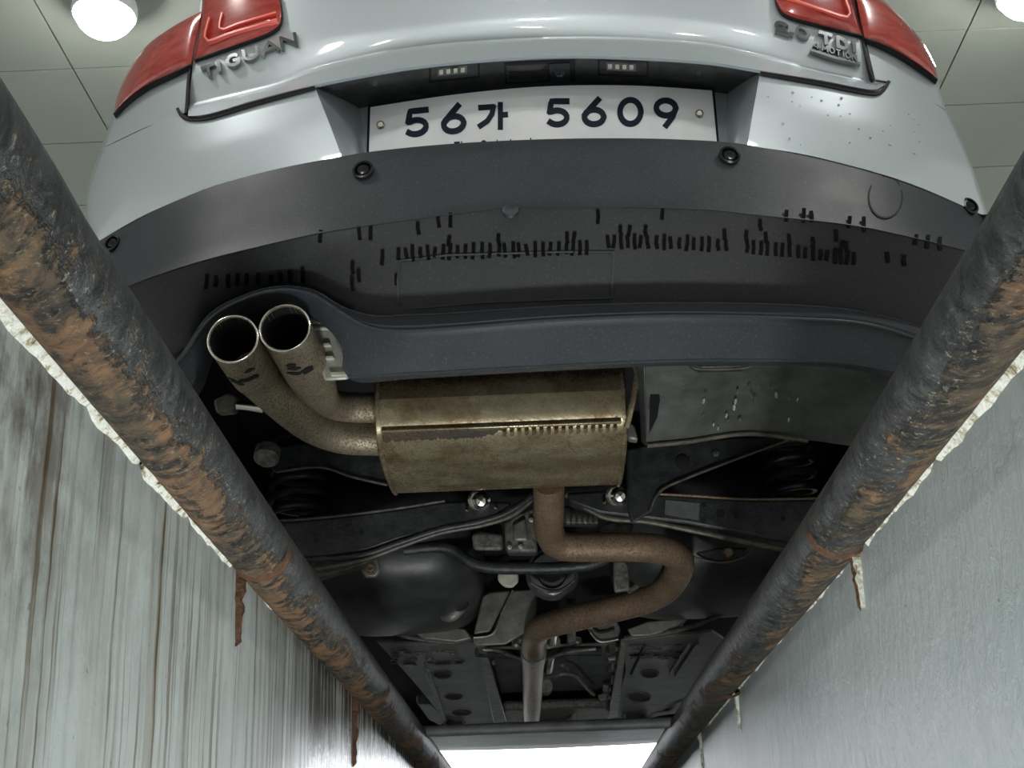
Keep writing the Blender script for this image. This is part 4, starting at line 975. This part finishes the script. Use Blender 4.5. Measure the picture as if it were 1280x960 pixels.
pipe('anti_roll_bar', [(505, 688, 2.60), (545, 684, 2.60), (566, 688, 2.60), (590, 704, 2.60), (620, 710, 2.60), (690, 710, 2.60), (735, 706, 2.60), (757, 698, 2.60)], 0.0118, M['black_metal'], n=14, steps=40)
cj = empty('coupling', P(690, 725, 2.85), CAR)
c_ = P(690, 718, 2.85); g = G(); g.lathe(c_, (0, -1, -0.25), [(0.052, -0.05), (0.056, 0.0), (0.046, 0.006), (0.046, 0.016), (0.030, 0.018), (0.028, 0.006), (0, 0.006)], 32); build(g, 'coupling_flange', M['dark'], cj)
g = G(); g.tube([P(662, 728, 2.80), P(675, 736, 2.80), P(690, 741, 2.80), P(704, 737, 2.80), P(717, 727, 2.80)], [0.003, 0.005, 0.008, 0.005, 0.003], 10, True, 24); build(g, 'flange_edge', M['steel'], cj)
poly('bracket_tag', [(622, 716), (648, 716), (648, 728), (640, 735), (630, 734), (622, 726)], 2.70, (0, 0.02, 0.004), M['tag'], bevel=0.005)
# fuel tank halves: rounded shells
def rounded(name, c, h, mat, e=0.45, nu=32, nv=16):
    g = G(); rows = []
    sp = lambda v, p: math.copysign(abs(v)**p, v)
    for j in range(nv+1):
        ph = -PI/2+PI*j/nv
        rows.append([(c[0]+h[0]*sp(math.cos(ph), e)*sp(math.cos(a), e), c[1]+h[1]*sp(math.cos(ph), e)*sp(math.sin(a), e), c[2]+h[2]*sp(math.sin(ph), 0.7)) for a in [2*PI*i/nu for i in range(nu)]])
    g.grid(rows, close=True); return build(g, name, mat, CAR, ang=60)
tl = rounded('fuel_tank', (-0.31, 2.86, 0.345), (0.19, 0.27, 0.135), M['tank'])
tr = rounded('fuel_tank', (0.345, 2.84, 0.35), (0.19, 0.24, 0.135), M['tank'])
pipe('tank_flange', [(440, 765, 2.98), (470, 783, 3.00), (515, 797, 3.03), (570, 803, 3.04), (590, 797, 3.02)], 0.006, M['edge_metal'], tl, 10)
pipe('tank_flange', [(780, 798, 3.02), (820, 793, 3.01), (865, 783, 2.98), (905, 765, 2.93), (938, 738, 2.86)], 0.006, M['edge_metal'], tr, 10)
poly('tank_ledge', [(508, 784), (540, 778), (582, 786), (590, 798), (570, 803), (530, 799)], 3.0, (0, 0.01, 0), M['heat'], tl)
poly('tank_ledge', [(784, 786), (810, 776), (860, 772), (850, 785), (812, 795), (790, 796)], 3.0, (0, 0.01, 0), M['heat'], tr)
pipe('tank_dimple', [(553, 772, 2.83), (565, 770, 2.82), (580, 757, 2.82), (584, 746, 2.83)], [0.006, 0.012, 0.009, 0.004], M['heat'], tl, 12)
c_ = P(574, 755, 2.80); g = G(); g.lathe(c_, (-0.2, -1, -0.5), [(0.018, -0.01), (0.016, 0.0), (0.0, -0.004)], 16); build(g, 'tank_hole', M['gap'], tl)
for k, (a, b) in enumerate((((848, 742), (852, 734)), ((858, 724), (866, 732)), ((872, 722), (882, 732)))):
    pipe('tank_rib', [(a[0], a[1], 2.78), ((a[0]+b[0])/2-1, (a[1]+b[1])/2, 2.77), (b[0], b[1], 2.78)], [0.002, 0.006, 0.002], M['heat'], tr, 8)
pipe('tank_strap', [(515, 723, 2.66), (530, 720, 2.65), (545, 712, 2.66)], [0.003, 0.006, 0.003], M['heat'], tl, 8)
tb = poly('tank_lug', [(870, 690), (900, 684), (935, 684), (925, 697), (905, 702), (885, 700)], 2.55, (0, 0.015, 0), M['black_metal'])
c_ = P(910, 690, 2.545); g = G(); g.lathe(c_, (0, -1, -0.3), [(0.012, -0.004), (0.012, 0.003), (0.008, 0.009), (0, 0.010)], 8); build(g, 'lug_bolt', M['exhaust'], tb)
pipe('lug_edge', [(855, 692, 2.545), (880, 700, 2.545), (905, 703, 2.545), (928, 697, 2.545), (940, 686, 2.545)], 0.0025, M['edge_metal'], tb, 8)
# heat shields beside the tunnel
hl_ = poly('heat_shield', [(603, 745), (612, 740), (638, 738), (622, 770), (612, 790), (592, 793)], 2.92, (0, 0.012, 0.002), M['heat'])
hl2 = poly('heat_shield', [(640, 738), (672, 736), (670, 768), (655, 792), (632, 806), (594, 808), (590, 796), (614, 792)], 2.96, (0, 0.05, 0.01), M['heat'])
pipe('shield_fold', [(641, 738, 2.955), (628, 765, 2.955), (616, 792, 2.955), (592, 797, 2.955)], 0.003, M['alu'], hl2, 8)
hr_ = poly('heat_shield', [(728, 776), (765, 764), (776, 786), (772, 801), (748, 804), (740, 795)], 2.99, (0, 0.04, 0.01), M['heat'])
pipe('shield_fold', [(735, 776, 2.985), (748, 790, 2.985), (768, 786, 2.985)], 0.003, M['gap'], hr_, 8)
pipe('shield_fold', [(738, 790, 2.985), (750, 802, 2.985), (773, 799, 2.985)], 0.003, M['alu'], hr_, 8)
# tunnel
def PZ_(px, py, Z): return at(px, py, Z=Z)
def flat(name, pts, Z, mat, parent=UB, th=0.008, bevel=0.002):
    g = G(); g.prism([PZ_(x, y, Z) for x, y in pts], (0, 0, th)); return build(g, name, mat, parent, bevel=bevel)
flat('tunnel_shield', [(606, 812), (770, 806), (766, 893), (622, 898)], 0.27, M['panel'])
pl_ = flat('underbody_panel', [(470, 802), (520, 806), (600, 806), (624, 906), (585, 908), (553, 896), (515, 850)], 0.215, M['panel'])
pr_ = flat('underbody_panel', [(778, 803), (890, 790), (905, 800), (880, 850), (860, 890), (815, 896), (764, 900), (782, 840)], 0.215, M['panel'])
for (cx_, cy_, rx_, ry_, par) in ((553, 843, 12, 5, pl_), (567, 871, 11, 3.2, pl_), (577, 891, 12, 3, pl_), (796, 838, 0, 0, pr_), (812, 842, 11, 5, pr_), (799, 872, 14, 5, pr_)):
    if rx_ == 0: continue
    g = G(); g.prism([PZ_(cx_+rx_*math.cos(a), cy_+ry_*math.sin(a), 0.2145) for a in [2*PI*k/20 for k in range(20)]], (0, 0, 0.003)); build(g, 'drain_hole', M['gap'], par)
    g = G(); g.tube([PZ_(cx_+rx_*math.cos(a), cy_+ry_*math.sin(a), 0.2135) for a in [2*PI*k/24 for k in range(24)]], 0.0022, 6, False, None, True); build(g, 'hole_rim', M['edge_metal'], par)
def zpipe(name, pts, Z, r, mat, parent=UB, n=8, steps=None):
    g = G(); g.tube([PZ_(x, y, Z) for x, y in pts], r, n, True, steps or max(8, len(pts)*5)); return build(g, name, mat, parent)
for (a, b) in (((863, 804), (838, 842)), ((872, 804), (845, 846)), ((535, 838), (556, 900)), ((532, 838), (545, 872))): zpipe('panel_rib', [a, b], 0.212, 0.004, M['heat'], par_ if False else (pl_ if a[0] < 640 else pr_))
zpipe('panel_groove', [(806, 805), (800, 818), (789, 842)], 0.2145, 0.004, M['gap'], pr_)
rr = random.Random(5)
for (x0, x1, y0, y1, par) in ((492, 575, 812, 832, pl_), (790, 850, 806, 824, pr_)):
    for k in range(26):
        x = rr.uniform(x0, x1); y = rr.uniform(y0, y1)
        zpipe('panel_dash', [(x-4, y), (x, y-0.6), (x+4, y-0.2)], 0.213, 0.0022, M['edge_metal'], par, 5, 4)
flat('sill_rail', [(597, 808), (606, 806), (633, 902), (618, 908)], 0.20, M['heat'], th=0.015)
flat('sill_rail', [(776, 806), (783, 806), (772, 896), (760, 900)], 0.20, M['heat'], th=0.015)
# clips and brackets along both sills
for (x, y, w2, h2, m) in ((604, 822, 16, 6, 'alu'), (612, 829, 12, 4, 'heat'), (610, 838, 10, 8, 'cast'), (611, 848, 8, 8, 'heat'), (610, 860, 10, 6, 'alu'), (618, 874, 14, 6, 'alu'), (620, 884, 14, 5, 'heat'), (616, 892, 18, 6, 'alu'),
                          (766, 812, 14, 10, 'heat'), (768, 824, 16, 5, 'alu'), (766, 834, 12, 8, 'cast'), (768, 850, 8, 8, 'alu'), (756, 872, 14, 8, 'heat'), (752, 880, 18, 6, 'alu'), (748, 889, 20, 5, 'alu'), (758, 862, 8, 8, 'cast')):
    a = PZ_(x, y, 0.235); sx2 = w2*a.y/1700; g = G()
    g.box((a.x, a.y, a.z), (sx2, 0.05, h2*a.y/1700*1.1), Matrix.Rotation(rr.uniform(-0.35, 0.35), 3, 'Y') @ Matrix.Rotation(rr.uniform(-0.3, 0.3), 3, 'Z'))
    g.box((a.x+sx2*0.3, a.y-0.03, a.z-0.006), (sx2*0.35, 0.03, 0.012), Matrix.Rotation(rr.uniform(-0.5, 0.5), 3, 'Z')); build(g, 'sill_bracket', M[m], CAR, bevel=0.003)
zpipe('tunnel_brace', [(603, 812), (622, 813), (638, 819), (656, 824), (674, 825), (690, 821), (705, 816), (725, 813), (745, 811)], 0.195, 0.0045, M['alu'])
zpipe('tunnel_brace', [(596, 815), (640, 818), (670, 820), (706, 814), (750, 814)], 0.205, 0.012, M['black_metal'], n=10)
zpipe('brake_line', [(679, 847), (692, 845), (706, 842), (720, 845), (730, 856), (742, 868)], 0.225, 0.006, M['heat'])
zpipe('brake_line', [(703, 832), (712, 838), (722, 844)], 0.235, 0.004, M['heat'])
zpipe('drive_shaft', [(692, 776), (688, 812), (685, 835)], 0.255, 0.0165, M['steel'], n=18, steps=8)
for (x, y) in ((690, 803), (682, 857)): zpipe('shaft_joint', [(x, y), (x-0.5, y+4)], 0.253, 0.021, M['alu'], n=18, steps=4)
poly('handbrake_bracket', [(708, 785), (720, 784), (720, 802), (710, 803)], 3.1, (0, 0.03, 0), M['cast'])
for (x, y) in ((714, 803), (652, 800), (645, 806), (722, 803)):
    p = PZ_(x, y, 0.22); g = G(); g.lathe(p, (0, -0.4, -1), [(0.010, -0.01), (0.010, 0.004), (0.005, 0.008), (0, 0.008)], 8); build(g, 'tunnel_bolt', M['alu'], CAR)
# front end
flat('front_subframe', [(630, 888), (760, 884), (772, 900), (770, 910), (620, 914), (618, 902)], 0.205, M['cast'], th=0.03, bevel=0.01)
zpipe('steering_rod', [(668, 905), (690, 902), (706, 902), (718, 895)], 0.198, 0.008, M['heat'])
for (x, y, r) in ((568, 903, 0.036), (793, 893, 0.042)):
    c_ = PZ_(x, y, 0.215); o = empty('arm_bushing', c_, CAR)
    g = G(); g.lathe(c_, (0.1, -1, -0.5), [(r*0.72, -0.03), (r, -0.03), (r, 0.012), (r*0.85, 0.016), (r*0.72, 0.012), (r*0.72, -0.03)], 28); build(g, 'bushing_ring', M['heat'], o)
    g = G(); g.lathe(c_, (0.1, -1, -0.5), [(r*0.7, -0.02), (r*0.66, 0.004), (r*0.4, 0.008), (0, 0.006)], 24); build(g, 'bushing_core', M['rubber'], o)
flat('front_arm', [(800, 900), (830, 878), (880, 868), (890, 872), (850, 888), (815, 898)], 0.215, M['heat'], th=0.03, bevel=0.008)
flat('front_arm', [(520, 880), (540, 880), (562, 900), (550, 908), (535, 900)], 0.215, M['panel'], th=0.03, bevel=0.008)
g = G(); g.shell([[V((XC+x*0.62, 4.75, 0.205)) for x in (-1, -.5, 0, .5, 1)], [V((XC+x*0.66, 5.4, 0.235)) for x in (-1, -.5, 0, .5, 1)], [V((XC+x*0.66, 5.9-0.12*x*x, 0.272)) for x in (-1, -.5, 0, .5, 1)], [V((XC+x*0.66, 5.96-0.12*x*x, 0.30)) for x in (-1, -.5, 0, .5, 1)]], (0, 0, 0.01)); build(g, 'engine_undertray', M['panel'], CAR)
g = G(); g.shell([[V((XC+x*0.72, 5.96-0.14*x*x, 0.295)) for x in (-1, -.5, 0, .5, 1)], [V((XC+x*0.78, 6.10-0.16*x*x, 0.45)) for x in (-1, -.5, 0, .5, 1)], [V((XC+x*0.76, 6.08-0.16*x*x, 0.70)) for x in (-1, -.5, 0, .5, 1)]], (0, -0.02, 0)); build(g, 'front_bumper', M['plastic'], CAR)
